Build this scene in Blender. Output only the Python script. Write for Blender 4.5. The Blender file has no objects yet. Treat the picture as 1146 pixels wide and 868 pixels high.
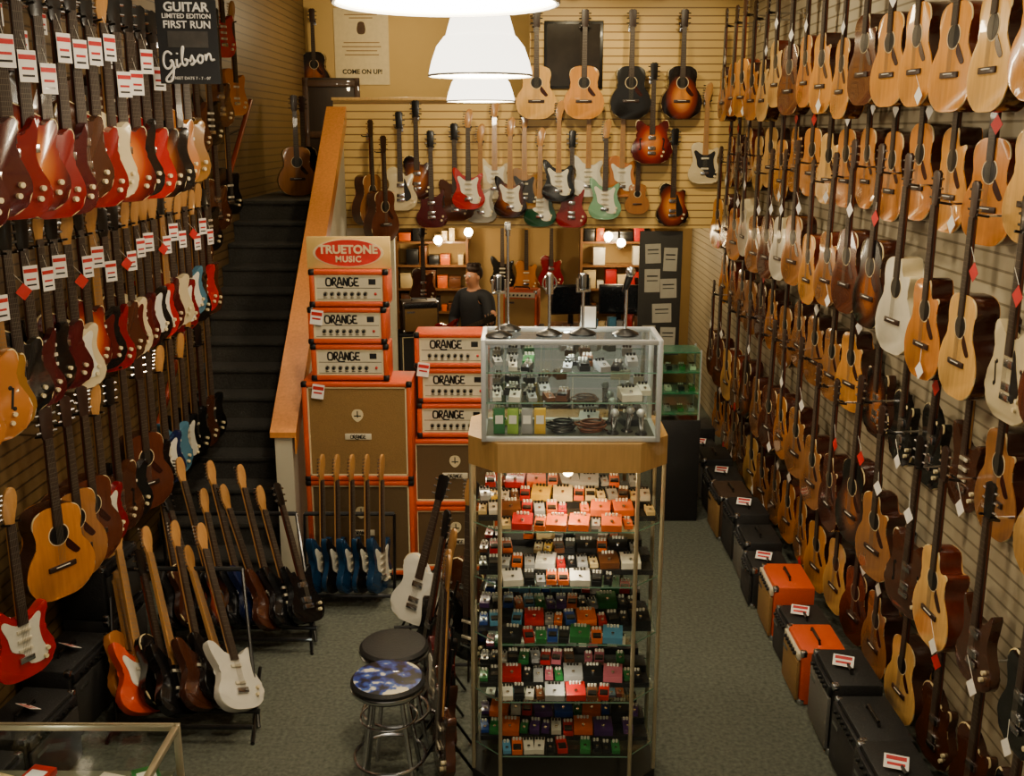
import bpy, bmesh, math, random
from mathutils import Vector, Matrix, Euler
random.seed(7)
R=math.radians
C=bpy.context.scene.collection

# ---------------------------------------------------------------- materials
def srgb(r,g,b):
    f=lambda v:(v/255/12.92) if v/255<=0.04045 else ((v/255+0.055)/1.055)**2.4
    return (f(r),f(g),f(b),1)
_m={}
def mat(name,col,rough=.5,metal=0,emit=0,var=.12,scale=18,stretch=(1,1,1),bump=0,coat=0):
    if name in _m: return _m[name]
    m=bpy.data.materials.new(name); m.use_nodes=True
    nt=m.node_tree; N=nt.nodes; L=nt.links
    b=N['Principled BSDF']; c=srgb(*col)
    b.inputs['Roughness'].default_value=rough; b.inputs['Metallic'].default_value=metal
    b.inputs['Coat Weight'].default_value=coat
    tc=N.new('ShaderNodeTexCoord'); mp=N.new('ShaderNodeMapping'); mp.inputs['Scale'].default_value=stretch
    no=N.new('ShaderNodeTexNoise'); no.inputs['Scale'].default_value=scale; no.inputs['Detail'].default_value=3
    rp=N.new('ShaderNodeMix'); rp.data_type='RGBA'
    rp.inputs[6].default_value=tuple(x*(1-var) for x in c[:3])+(1,)
    rp.inputs[7].default_value=tuple(min(1,x*(1+var)) for x in c[:3])+(1,)
    L.new(tc.outputs['Object'],mp.inputs[0]); L.new(mp.outputs[0],no.inputs['Vector'])
    L.new(no.outputs['Fac'],rp.inputs[0]); L.new(rp.outputs[2],b.inputs['Base Color'])
    if bump:
        bu=N.new('ShaderNodeBump'); bu.inputs['Strength'].default_value=bump; bu.inputs['Distance'].default_value=.01
        L.new(no.outputs['Fac'],bu.inputs['Height']); L.new(bu.outputs[0],b.inputs['Normal'])
    if emit:
        b.inputs['Emission Color'].default_value=c; b.inputs['Emission Strength'].default_value=emit
    _m[name]=m; return m
def wood(name,col,rough=.24,var=.3,coat=.45): return mat(name,col,rough,0,0,var,9,(6,6,.6),0,coat)
def burst(name,c1,c2,c3,cz=.2):
    if name in _m: return _m[name]
    m=bpy.data.materials.new(name); m.use_nodes=True
    nt=m.node_tree;N=nt.nodes;L=nt.links;b=N['Principled BSDF']
    b.inputs['Roughness'].default_value=.22; b.inputs['Coat Weight'].default_value=.4
    tc=N.new('ShaderNodeTexCoord');mp=N.new('ShaderNodeMapping')
    mp.inputs['Location'].default_value=(0,0,-cz*4.3); mp.inputs['Scale'].default_value=(5.8,0,4.3)
    ln=N.new('ShaderNodeVectorMath');ln.operation='LENGTH';rp=N.new('ShaderNodeValToRGB')
    e=rp.color_ramp.elements; e[0].position=.3;e[0].color=srgb(*c1);e[1].position=.95;e[1].color=srgb(*c3)
    k=e.new(.65);k.color=srgb(*c2)
    L.new(tc.outputs['Object'],mp.inputs[0]);L.new(mp.outputs[0],ln.inputs[0]);L.new(ln.outputs['Value'],rp.inputs[0]);L.new(rp.outputs[0],b.inputs['Base Color'])
    _m[name]=m;return m
def slat(name,col,groove,per=.075,axis=2,rough=.5):
    m=bpy.data.materials.new(name); m.use_nodes=True
    nt=m.node_tree;N=nt.nodes;L=nt.links;b=N['Principled BSDF'];b.inputs['Roughness'].default_value=rough
    tc=N.new('ShaderNodeTexCoord');sp=N.new('ShaderNodeSeparateXYZ');L.new(tc.outputs['Object'],sp.inputs[0])
    mo=N.new('ShaderNodeMath');mo.operation='MODULO';mo.inputs[1].default_value=per
    ad=N.new('ShaderNodeMath');ad.operation='ADD';ad.inputs[1].default_value=30.0
    L.new(sp.outputs[axis],ad.inputs[0]);L.new(ad.outputs[0],mo.inputs[0])
    lt=N.new('ShaderNodeMath');lt.operation='LESS_THAN';lt.inputs[1].default_value=per*.16;L.new(mo.outputs[0],lt.inputs[0])
    no=N.new('ShaderNodeTexNoise');no.inputs['Scale'].default_value=2.5
    L.new(tc.outputs['Object'],no.inputs['Vector'])
    a=N.new('ShaderNodeMix');a.data_type='RGBA';c=srgb(*col)
    a.inputs[6].default_value=tuple(x*.8 for x in c[:3])+(1,);a.inputs[7].default_value=c
    L.new(no.outputs['Fac'],a.inputs[0])
    q=N.new('ShaderNodeMix');q.data_type='RGBA';q.inputs[7].default_value=srgb(*groove)
    L.new(a.outputs[2],q.inputs[6]);L.new(lt.outputs[0],q.inputs[0]);L.new(q.outputs[2],b.inputs['Base Color'])
    bu=N.new('ShaderNodeBump');bu.invert=True;bu.inputs['Strength'].default_value=.5;bu.inputs['Distance'].default_value=.01
    L.new(lt.outputs[0],bu.inputs['Height']);L.new(bu.outputs[0],b.inputs['Normal'])
    return m
def glass(name,tint,refl=.05,graze=.35):
    m=bpy.data.materials.new(name);m.use_nodes=True;nt=m.node_tree;N=nt.nodes;L=nt.links
    N.remove(N['Principled BSDF']);o=N['Material Output']
    t=N.new('ShaderNodeBsdfTransparent');t.inputs[0].default_value=tint
    g=N.new('ShaderNodeBsdfGlossy');g.inputs['Roughness'].default_value=.04
    lw=N.new('ShaderNodeLayerWeight');lw.inputs[0].default_value=.5
    pw=N.new('ShaderNodeMath');pw.operation='POWER';pw.inputs[1].default_value=4;L.new(lw.outputs['Facing'],pw.inputs[0])
    ma=N.new('ShaderNodeMath');ma.operation='MULTIPLY_ADD';ma.inputs[1].default_value=graze;ma.inputs[2].default_value=refl;L.new(pw.outputs[0],ma.inputs[0])
    x=N.new('ShaderNodeMixShader');L.new(ma.outputs[0],x.inputs[0]);L.new(t.outputs[0],x.inputs[1]);L.new(g.outputs[0],x.inputs[2]);L.new(x.outputs[0],o.inputs[0])
    return m
GLASS=glass('clear_glass',(.96,.985,.97,1),.035); SHGL=glass('shelf_glass',(.82,.93,.88,1),.06)
CHROME=mat('chrome',(205,205,208),.2,1,var=.03); ALU=mat('aluminium',(205,208,210),.4,.5,var=.05)
FRET=mat('fret_wire',(120,112,98),.5,.4)
BLACK=mat('black_lacquer',(14,13,13),.3,var=.1,coat=.15); BVIN=mat('black_vinyl',(19,19,20),.6,var=.3,scale=120,bump=.3)
CREAM=mat('cream',(215,198,155),.45); WHITE=mat('white_plastic',(222,218,205),.4)
BIND=mat('cream_binding',(206,186,136),.4)
ORANGE=mat('orange_vinyl',(200,74,24),.5,var=.15,scale=100,bump=.2)
RED=mat('tag_red',(190,24,24),.5); TAGW=mat('tag_white',(238,234,226),.6)
MAPLE=wood('maple',(172,124,68)); ROSE=wood('rosewood',(44,25,17),.42,coat=.1); MAHO=wood('mahogany',(84,36,20)); 
SIDE1=wood('rosewood_side',(54,23,14)); SIDE2=wood('red_mahogany_side',(92,34,18)); 
SPR=[wood('spruce_amber',(204,138,56)),wood('spruce_pale',(216,166,90)),wood('spruce_honey',(188,118,46)),wood('spruce_tan',(150,98,50))]
DARKTOP=wood('dark_mahogany_top',(86,42,24)); 
SB=burst('sunburst',(206,128,40),(120,42,16),(16,9,8)); SBR=burst('cherry_burst',(200,116,40),(140,36,18),(70,12,12)); SBT=burst('tobacco_burst',(160,90,34),(70,30,14),(12,8,8))

# ---------------------------------------------------------------- mesh builder
class MB:
    def __init__(s): s.bm=bmesh.new(); s.mats=[]
    def mi(s,m):
        if m not in s.mats: s.mats.append(m)
        return s.mats.index(m)
    def box(s,c,size,m,bev=0,rot=(0,0,0),seg=2):
        M=Matrix.Translation(c)@Euler(rot).to_matrix().to_4x4()@Matrix.Diagonal((size[0],size[1],size[2],1))
        r=bmesh.ops.create_cube(s.bm,size=1,matrix=M); vs=r['verts']; k=s.mi(m)
        es=set();
        for v in vs:
            for f in v.link_faces: f.material_index=k
            for e in v.link_edges: es.add(e)
        if bev: bmesh.ops.bevel(s.bm,geom=list(es),offset=bev,segments=seg,affect='EDGES',profile=.5)
        return s
    def quad(s,pts,m):
        f=s.bm.faces.new([s.bm.verts.new(p) for p in pts]);f.material_index=s.mi(m);return s
    def cyl(s,p0,p1,r0,m,r1=None,seg=12):
        p0=Vector(p0);p1=Vector(p1);d=p1-p0
        M=Matrix.Translation((p0+p1)/2)@Vector((0,0,1)).rotation_difference(d).to_matrix().to_4x4()
        r=bmesh.ops.create_cone(s.bm,cap_ends=True,segments=seg,radius1=r0,radius2=r0 if r1 is None else r1,depth=d.length,matrix=M)
        k=s.mi(m)
        for v in r['verts']:
            for f in v.link_faces:f.material_index=k
        return s
    def ball(s,c,r,m,sc=(1,1,1),seg=14):
        M=Matrix.Translation(c)@Matrix.Diagonal((sc[0],sc[1],sc[2],1))
        q=bmesh.ops.create_uvsphere(s.bm,u_segments=seg,v_segments=max(6,seg//2+2),radius=r,matrix=M);k=s.mi(m)
        for v in q['verts']:
            for f in v.link_faces:f.material_index=k
        return s
    def prism(s,pts,y0,y1,mf,ms,bev=0,bind=None):   # outline in XZ, y0=front
        kf=s.mi(mf);ks=s.mi(ms);n=len(pts)
        a=[s.bm.verts.new((x,y0,z)) for x,z in pts];b=[s.bm.verts.new((x,y1,z)) for x,z in pts]
        f=s.bm.faces.new(a);f.material_index=kf;g=s.bm.faces.new(b[::-1]);g.material_index=ks
        for i in range(n):
            h=s.bm.faces.new((a[i],a[(i+1)%n],b[(i+1)%n],b[i]));h.material_index=ks
        if bev:
            bmesh.ops.bevel(s.bm,geom=list(f.edges)+list(g.edges),offset=bev,segments=2,affect='EDGES',profile=.5)
            if bind:
                kb=s.mi(bind);s.bm.normal_update();ym=(y0+y1)/2
                for q in s.bm.faces:
                    if .12<abs(q.normal.y)<.97 and q.calc_center_median().y<ym:q.material_index=kb
        return s
    def prismz(s,pts,z0,z1,m,bev=0):
        k=s.mi(m);n=len(pts)
        a=[s.bm.verts.new((x,y,z0)) for x,y in pts];b=[s.bm.verts.new((x,y,z1)) for x,y in pts]
        fs=[s.bm.faces.new(a),s.bm.faces.new(b)]
        for i in range(n): fs.append(s.bm.faces.new((a[i],a[(i+1)%n],b[(i+1)%n],b[i])))
        for f in fs:f.material_index=k
        return s
    def prismx(s,pts,x0,x1,m):
        k=s.mi(m);n=len(pts)
        a=[s.bm.verts.new((x0,y,z)) for y,z in pts];b=[s.bm.verts.new((x1,y,z)) for y,z in pts]
        fs=[s.bm.faces.new(a),s.bm.faces.new(b)]
        for i in range(n): fs.append(s.bm.faces.new((a[i],a[(i+1)%n],b[(i+1)%n],b[i])))
        for f in fs:f.material_index=k
        return s
    def lathe(s,prof,m,seg=28,c=(0,0,0)):
        k=s.mi(m);rings=[]
        for r,z in prof:
            rings.append([s.bm.verts.new((c[0]+r*math.cos(2*math.pi*i/seg),c[1]+r*math.sin(2*math.pi*i/seg),c[2]+z)) for i in range(seg)] if r>1e-5 else [s.bm.verts.new((c[0],c[1],c[2]+z))])
        for A,B in zip(rings,rings[1:]):
            for i in range(seg):
                j=(i+1)%seg
                v=[A[i%len(A)],A[j%len(A)],B[j%len(B)],B[i%len(B)]]
                u=[]
                for q in v:
                    if q not in u:u.append(q)
                if len(u)>2:
                    f=s.bm.faces.new(u);f.material_index=k
        return s
    def torus(s,c,R0,r,m,seg=32,sg=8,axis='Z'):
        k=s.mi(m);rings=[]
        for i in range(seg):
            a=2*math.pi*i/seg;ring=[]
            for j in range(sg):
                b=2*math.pi*j/sg;rr=R0+r*math.cos(b)
                p=(rr*math.cos(a),rr*math.sin(a),r*math.sin(b))
                if axis=='Y':p=(p[0],p[2],p[1])
                ring.append(s.bm.verts.new((c[0]+p[0],c[1]+p[1],c[2]+p[2])))
            rings.append(ring)
        for i in range(seg):
            A=rings[i];B=rings[(i+1)%seg]
            for j in range(sg):
                f=s.bm.faces.new((A[j],A[(j+1)%sg],B[(j+1)%sg],B[j]));f.material_index=k
        return s
    def mesh(s,name,smooth=True):
        bmesh.ops.recalc_face_normals(s.bm,faces=s.bm.faces)
        me=bpy.data.meshes.new(name);s.bm.to_mesh(me);s.bm.free()
        for m in s.mats:me.materials.append(m)
        if smooth:
            for p in me.polygons:p.use_smooth=True
            me.set_sharp_from_angle(angle=R(38))
        return me
def c2m(c,m):
    o=bpy.data.objects.new('t',c);C.objects.link(o);dg=bpy.context.evaluated_depsgraph_get()
    me=bpy.data.meshes.new_from_object(o.evaluated_get(dg));bpy.data.objects.remove(o)
    me.materials.clear();me.materials.append(m);return me
def text(body,size,m,ext=.001,shear=0,bold=0,align='CENTER',space=1):
    c=bpy.data.curves.new('t','FONT');c.body=body;c.size=size;c.extrude=ext;c.shear=shear;c.offset=bold
    c.align_x=align;c.align_y='CENTER';c.space_character=space;c.resolution_u=4
    return c2m(c,m)
def script(strokes,sx,sy,w,m,slant=0):
    """brush lettering: each stroke a smooth tube in the XZ plane"""
    c=bpy.data.curves.new('s','CURVE');c.dimensions='3D';c.bevel_depth=w;c.bevel_resolution=1;c.resolution_u=4
    for st in strokes:
        sp=c.splines.new('NURBS');sp.points.add(len(st)-1);sp.use_endpoint_u=True;sp.order_u=3
        for p,(x,z) in zip(sp.points,st):p.co=((x+slant*z)*sx,0,z*sy,1)
    me=c2m(c,m)
    for v in me.vertices:v.co.y*=.25
    return me
UP=(R(90),0,0)
def P(name,mesh,loc=(0,0,0),rot=(0,0,0),label=None,sub=()): return (name,mesh,loc,rot,label,sub)
def _part(p,parent):
    o=bpy.data.objects.new(p[0],p[1]);C.objects.link(o);o.parent=parent;o.location=p[2];o.rotation_euler=p[3]
    if p[4]:o['label']=p[4]
    for q in p[5]:_part(q,o)
    return o
def place(name,kit,loc=(0,0,0),rot=0,label='',cat='',group=None,M=None,scale=1,kind=None):
    if isinstance(kit,bpy.types.Mesh):
        o=bpy.data.objects.new(name,kit);kids=()
    else:
        o=bpy.data.objects.new(name,None);o.empty_display_size=.1;kids=kit
    C.objects.link(o)
    if M is not None:o.matrix_world=M
    else:
        o.location=loc;o.rotation_euler=rot if isinstance(rot,tuple) else (0,0,rot)
        if scale!=1:o.scale=(scale,)*3
    o['label']=label;o['category']=cat
    if group:o['group']=group
    if kind:o['kind']=kind
    for p in kids:_part(p,o)
    return o
def struct(name,mesh,label='',loc=(0,0,0)):
    o=bpy.data.objects.new(name,mesh);C.objects.link(o);o.location=loc;o['kind']='structure'
    o['label']=label or name.replace('_',' ');o['category']=name.split('_')[0];return o
def bx(c,size,m,bev=0,name='m'): return MB().box(c,size,m,bev).mesh(name)

# ---------------------------------------------------------------- room shell
XL,XR,YB=-2.75,2.25,10.62
carpet=mat('carpet',(80,84,75),.95,var=.85,scale=42,bump=.6)
dcarpet=mat('stair_carpet',(50,48,43),.95,var=.6,scale=60,bump=.5)
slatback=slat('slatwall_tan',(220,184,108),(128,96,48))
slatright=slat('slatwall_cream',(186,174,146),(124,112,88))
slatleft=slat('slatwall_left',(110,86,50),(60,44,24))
paint=mat('cream_paint',(210,178,112),.8,var=.06,scale=3); white=mat('white_paint',(196,188,164),.8,var=.08,scale=4)
pine=wood('pine_trim',(206,132,62),.35)
struct('floor',bx((-.25,6.5,-.05),(5.6,16,.1),carpet),'grey green speckled carpet floor')
struct('wall_right',bx((XR+.05,6.2,2.45),(.1,15.4,4.9),slatright),'cream slatwall with horizontal grooves')
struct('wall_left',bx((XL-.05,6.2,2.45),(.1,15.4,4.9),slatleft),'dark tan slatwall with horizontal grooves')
m=MB();m.box((.2,YB+.05,2.93),(4.1,.1,1.26),slatback);m.box((1.18,YB+.05,4.23),(2.14,.1,1.34),slatback)
struct('wall_back',m.mesh('wb'),'tan slatwall over the opening to the back room')
struct('wall_back_lower',bx((-1.56,YB+.05,1.15),(.56,.1,2.3),white),'white wall beside the opening')
struct('trim_1',bx((-.87,YB+.04,3.575),(1.98,.16,.03),wood('pale_trim',(206,168,104),.45),.004),'pale wooden cap on top of slatwall')
struct('wall_far',bx((-.25,13.95,2.45),(5.2,.1,4.9),paint),'cream painted far wall')
struct('floor_upper',MB().box((-.25,12.28,2.48),(5.0,3.08,.24),dcarpet).box((-2.32,10.6,2.48),(.86,.28,.24),dcarpet).mesh('fu'),'upper landing floor with dark carpet')
struct('ceiling',bx((-.25,6.2,4.95),(5.2,15.6,.1),mat('ceiling_paint',(190,178,148),.9)),'cream ceiling')
# stair
NS=14;RI=.186;RU=.24;Y0=7.1
xr=lambda y:-1.749-(min(y,10.5)-7.05)/3.45*.115
steps=[]
for i in range(NS):
    y=Y0+i*RU;z=(i+1)*RI;x1=xr(y+RU);wd=x1+2.745
    m=MB();m.box((x1-wd/2,y+RU/2,z/2),(wd,RU,z),dcarpet,0)
    m.box((x1-wd/2,y+.0,z-.02),(wd,.04,.04),dcarpet,.012)
    steps.append(P('step',m.mesh('step')))
place('staircase',steps,label='straight staircase covered in dark charcoal carpet',cat='stairs')
bm=MB()
def par(x0b,x1b,x0t,x1t,zb,zt,y0,y1,zlow,m,mb):
    k=mb.mi(m)
    v=[mb.bm.verts.new(p) for p in [(x0b,y0,zlow[0]),(x1b,y0,zlow[0]),(x1t,y1,zlow[1]),(x0t,y1,zlow[1]),(x0b,y0,zb),(x1b,y0,zb),(x1t,y1,zt),(x0t,y1,zt)]]
    for q in ((0,1,2,3),(4,5,6,7),(0,1,5,4),(1,2,6,5),(2,3,7,6),(3,0,4,7)):
        f=mb.bm.faces.new([v[i] for i in q]);f.material_index=k
par(-1.745,-1.62,-1.86,-1.74,1.14,3.44,7.05,10.5,(0,0),white,bm)
struct('wall_stair',bm.mesh('ws'),'white half wall beside the staircase')
bm=MB();par(-1.77,-1.595,-1.895,-1.71,1.18,3.50,7.02,10.5,(1.14,3.46),pine,bm)
struct('trim_3',bm.mesh('t3'),'sloping pine cap board on stair wall')
bm=MB();par(-1.595,-1.585,-1.71,-1.70,1.18,3.50,7.02,10.5,(1.02,3.34),pine,bm);struct('trim_4',bm.mesh('t4'),'pine edge board on stair wall')
hr=wood('handrail_red',(140,52,26))
ks=[P('rail',MB().cyl((-2.62,7.0,1.05),(-2.62,10.4,3.55),.025,hr).mesh('rail'))]
for t in (.1,.5,.9):
    y=7+3.4*t;z=1.05+2.5*t
    ks.append(P('bracket',MB().cyl((-2.75,y,z-.06),(-2.62,y,z-.01),.01,CHROME).mesh('br')))
place('handrail',ks,label='reddish wooden handrail fixed beside the stairs',cat='handrail')

# ---------------------------------------------------------------- guitars
def cr(pts,n=4):
    o=[];L=len(pts)
    for i in range(L):
        p0,p1,p2,p3=[Vector(pts[(i+k)%L]) for k in (-1,0,1,2)]
        for j in range(n):
            t=j/n
            o.append(tuple(.5*((2*p1)+(-p0+p2)*t+(2*p0-5*p1+4*p2-p3)*t*t+(-p0+3*p1-3*p2+p3)*t**3)))
    return o
def mir(h): return h+[(-x,z) for x,z in h[::-1] if x>1e-4]
AC=mir([(0,0),(.08,.004),(.15,.036),(.193,.1),(.2,.165),(.178,.235),(.14,.29),(.128,.33),(.138,.385),(.145,.43),(.125,.474),(.07,.497),(0,.5)])
ACC=[(0,0),(.08,.004),(.15,.036),(.193,.1),(.2,.165),(.178,.235),(.14,.29),(.128,.33),(.138,.38),(.142,.41),(.12,.42),(.075,.405),(.05,.43),(.03,.497),(-.07,.497),(-.125,.474),(-.145,.43),(-.138,.385),(-.128,.33),(-.14,.29),(-.178,.235),(-.2,.165),(-.193,.1),(-.15,.036),(-.08,.004)]
ST=[(0,0),(.09,.01),(.15,.055),(.165,.12),(.135,.19),(.118,.235),(.128,.29),(.146,.33),(.138,.358),(.11,.352),(.07,.322),(.035,.315),(-.035,.32),(-.062,.345),(-.10,.39),(-.137,.412),(-.157,.398),(-.15,.34),(-.128,.28),(-.115,.235),(-.13,.18),(-.163,.12),(-.155,.055),(-.095,.01)]
LP=[(0,0),(.095,.008),(.155,.06),(.165,.125),(.138,.19),(.115,.24),(.122,.295),(.135,.335),(.12,.366),(.085,.352),(.055,.33),(.035,.36),(-.035,.42),(-.09,.428),(-.13,.4),(-.14,.35),(-.115,.27),(-.12,.225),(-.145,.18),(-.166,.125),(-.155,.06),(-.095,.008)]
SG=mir([(0,0),(.095,.01),(.153,.055),(.157,.12),(.118,.19),(.105,.245),(.118,.31),(.13,.385),(.11,.378),(.078,.33),(.036,.312)])
TE=[(0,0),(.1,.008),(.155,.05),(.162,.12),(.13,.19),(.118,.24),(.13,.3),(.14,.335),(.12,.358),(.085,.345),(.06,.325),(.035,.34),(-.035,.4),(-.1,.402),(-.138,.37),(-.135,.31),(-.118,.24),(-.13,.19),(-.162,.12),(-.155,.05),(-.1,.008)]
SH=mir([(0,0),(.12,.01),(.19,.07),(.207,.15),(.17,.225),(.142,.28),(.155,.33),(.168,.385),(.142,.422),(.095,.402),(.058,.372),(.03,.362)])
UK=[(x*.62,z*.6) for x,z in AC]
PG=[(.02,.07),(.09,.06),(.12,.1),(.095,.16),(.085,.24),(.1,.3),(.085,.32),(.035,.29),(-.035,.29),(-.09,.33),(-.11,.31),(-.085,.24),(-.07,.17),(-.01,.13)]
PGS=[(.04,.1),(.1,.12),(.1,.17),(.07,.24),(.05,.3),(.035,.3)]
def neckmesh(z0,z1,w0,w1,y,fb,back):
    m=MB();n=[(-w0,z0),(w0,z0),(w1,z1),(-w1,z1)]
    m.prism(n,y-.007,y,fb,fb);m.prism([(x*.92,z) for x,z in n],y,y+.018,back,back,.004)
    L=z1-z0
    for i in range(1,17):
        z=z1-(1-2**(-i/12))*L*1.33
        if z>z0: m.box((0,y-.0072,z),(w1*1.95,.0012,.0016),FRET)
    return m.mesh('neck')
def headmesh(z,kind,m_,y):
    m=MB()
    if kind=='side':
        o=cr([(-.02,z-.01),(.02,z-.01),(.026,z+.03),(.045,z+.09),(.048,z+.15),(.03,z+.178),(.0,z+.17),(-.02,z+.13),(-.034,z+.06),(-.028,z+.03)],3)
        m.prism(o,y-.004,y+.011,m_,m_,.002)
        for i in range(6): m.cyl((-.03+.002*i,y+.004,z+.035+i*.023),(-.055+.002*i,y+.004,z+.035+i*.023),.006,CHROME,seg=6)
    else:
        o=[(-.022,z-.01),(.022,z-.01),(.032,z+.02),(.038,z+.15),(.015,z+.165),(0,z+.158),(-.015,z+.165),(-.038,z+.15),(-.032,z+.02)]
        m.prism(o,y-.004,y+.011,m_,m_,.002)
        for sx in(-1,1):
            for i in range(3): m.cyl((sx*.033,y+.004,z+.035+i*.045),(sx*.058,y+.004,z+.035+i*.045),.007,CHROME,seg=6)
    return m.mesh('headstock')
def strmesh(z0,z1,y):
    m=MB()
    for i in range(6):
        m.box(((-.02+i*.008)*.9,y,(z0+z1)/2),(.001,.001,z1-z0),FRET)
    return m.mesh('strings')
_ac={};_mesh={}
def cache(k,f):
    if k not in _mesh:_mesh[k]=f()
    return _mesh[k]
def acoustic(top,side,cut=False,pg=True,head=ROSE,small=False):
    key=(top.name,side.name,cut,pg,small)
    if key in _ac:return _ac[key]
    if small:
        k=[P('body',MB().prism(cr(UK,3),-.04,.03,top,side,.003).mesh('body')),
           P('sound_hole',cache('ukh',lambda:MB().cyl((0,-.0405,.2),(0,-.042,.2),.036,CREAM,seg=20).cyl((0,-.041,.2),(0,-.043,.2),.031,BLACK,seg=20).mesh('h'))),
           P('bridge',cache('ukb',lambda:MB().box((0,-.044,.1),(.09,.01,.016),ROSE,.002).mesh('b'))),
           P('neck',cache('ukn',lambda:neckmesh(.23,.54,.024,.019,-.041,ROSE,MAHO))),P('headstock',cache('ukhd',lambda:headmesh(.54,'x',MAHO,-.041)))]
        _ac[key]=k;return k
    def bodyf():
        m=MB();o=cr(ACC if cut else AC,3);m.prism(o,-.06,.055,top,side,.005,BIND)
        return m.mesh('body')
    k=[P('body',bodyf()),
       P('sound_hole',cache('hole',lambda:MB().cyl((0,-.0602,.345),(0,-.0615,.345),.06,CREAM,seg=24).cyl((0,-.061,.345),(0,-.0622,.345),.055,ROSE,seg=24).cyl((0,-.062,.345),(0,-.063,.345),.048,BLACK,seg=24).mesh('hole'))),
       P('bridge',cache('abr',lambda:MB().box((0,-.065,.17),(.16,.011,.028),ROSE,.003).box((0,-.072,.175),(.08,.004,.004),WHITE).mesh('br'))),
       P('neck',cache('an',lambda:neckmesh(.395,.86,.028,.022,-.062,ROSE,MAHO))),
       P('headstock',cache(('ah',head.name),lambda:headmesh(.86,'x',head,-.06))),
       P('strings',cache('as',lambda:strmesh(.172,.86,-.0715)))]
    if pg:
        pm=cache('apg',lambda:MB().prism(cr([(.045,.31),(.06,.3),(.1,.25),(.115,.225),(.09,.215),(.06,.24),(.035,.275)],3),-.0625,-.06,mat('tortoise',(50,18,12),.25),ROSE).mesh('pg'))
        k.insert(3,P('pickguard',pm))
    _ac[key]=k;return k
PUW=mat('pickup_white',(205,195,170),.4)
def electric(shape,top,side,pg=None,neck=ROSE,hd='side',pick=3,headm=None):
    key=(shape,top.name,side.name,pg.name if pg else 0,neck.name,hd,pick)
    if key in _ac:return _ac[key]
    out={'st':ST,'lp':LP,'sg':SG,'te':TE,'sh':SH,'bs':ST}[shape]
    th=.048 if shape!='sh' else .055
    yf=-th/2
    zt={'bs':.98}.get(shape,.80)
    body=MB().prism(cr(out,4),yf,th/2,top,side,.007,BIND if shape in('lp','sh') else None)
    if shape=='sh':
        for sx in(-1,1): body.box((sx*.115,yf-.0005,.19),(.012,.002,.1),BLACK,0,(0,R(8*sx),0));body.ball((sx*.11,yf,.24),.011,BLACK,(1,.1,1),8);body.ball((sx*.12,yf,.14),.011,BLACK,(1,.1,1),8)
    k=[P('body',body.mesh('body'))]
    if pg: k.append(P('pickguard',cache(('pg',shape,pg.name),lambda:MB().prism(cr(PG if shape in('st','te','bs') else PGS,3),yf-.003,yf,pg,pg).mesh('pg'))))
    zs=[.155,.205,.255] if pick==3 else [.15,.25]
    for z in zs:
        if hd=='side': me=cache('puS',lambda:MB().box((0,-.03,0),(.075,.01,.018),PUW,.003).mesh('pu'))
        else: me=cache('puH',lambda:MB().box((0,-.029,0),(.075,.012,.036),CHROME,.003).mesh('pu'))
        k.append(P('pickup',me,(0,0,z)))
    k.append(P('bridge',cache('ebr',lambda:MB().box((0,-.032,.105),(.08,.012,.03),CHROME,.003).mesh('br'))))
    k.append(P('knob',cache('kn',lambda:MB().cyl((0,-.024,0),(0,-.04,0),.011,CREAM,seg=10).mesh('kn')),(.1,0,.075)))
    k.append(P('knob',_mesh['kn'],(.115,0,.115)))
    k.append(P('neck',cache(('en',shape=='bs',neck.name,hd,yf),lambda:neckmesh(.285,zt,.028,.021,yf-.004,neck,MAPLE if hd=='side' else MAHO))))
    hm=headm or (MAPLE if hd=='side' else BLACK)
    k.append(P('headstock',cache(('eh',hd,hm.name,zt,yf),lambda:headmesh(zt,hd,hm,yf-.002))))
    k.append(P('strings',cache(('es',zt,yf),lambda:strmesh(.11,zt,yf-.0165))))
    _ac[key]=k;return k
def paintm(n,c,metal=0): return mat(n,c,.24,metal,var=.06,coat=.45)
COL={'cherry red':(118,11,13),'deep wine red':(66,9,14),'black':(12,12,13),'cream white':(204,188,150),'olympic white':(214,210,196),'sky blue':(70,112,134),'seafoam green':(110,156,124),'navy blue':(16,28,66),'gold':(140,98,40),'bright red':(164,22,18),'dark green':(22,66,44),'walnut brown':(66,34,19),'silver':(150,148,140),'natural amber':(176,108,44),'orange':(200,66,26)}
WPG=mat('white_pickguard',(218,214,198),.35);BPG=mat('black_pickguard',(18,18,18),.35);TPG=mat('tortoise_pickguard',(76,20,14),.25)
def ek(shape,cn,pg=None,neck=ROSE):
    if cn=='sunburst':t,s=SB,BLACK
    elif cn=='cherry sunburst':t,s=SBR,SIDE2
    elif cn=='tobacco sunburst':t,s=SBT,SIDE1
    else:t=s=paintm('gloss_'+cn.replace(' ','_'),COL[cn])
    hd='side' if shape in('st','te','bs') else 'x'
    return electric(shape,t,s,pg,neck,hd,3 if shape=='st' else 2)
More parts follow.
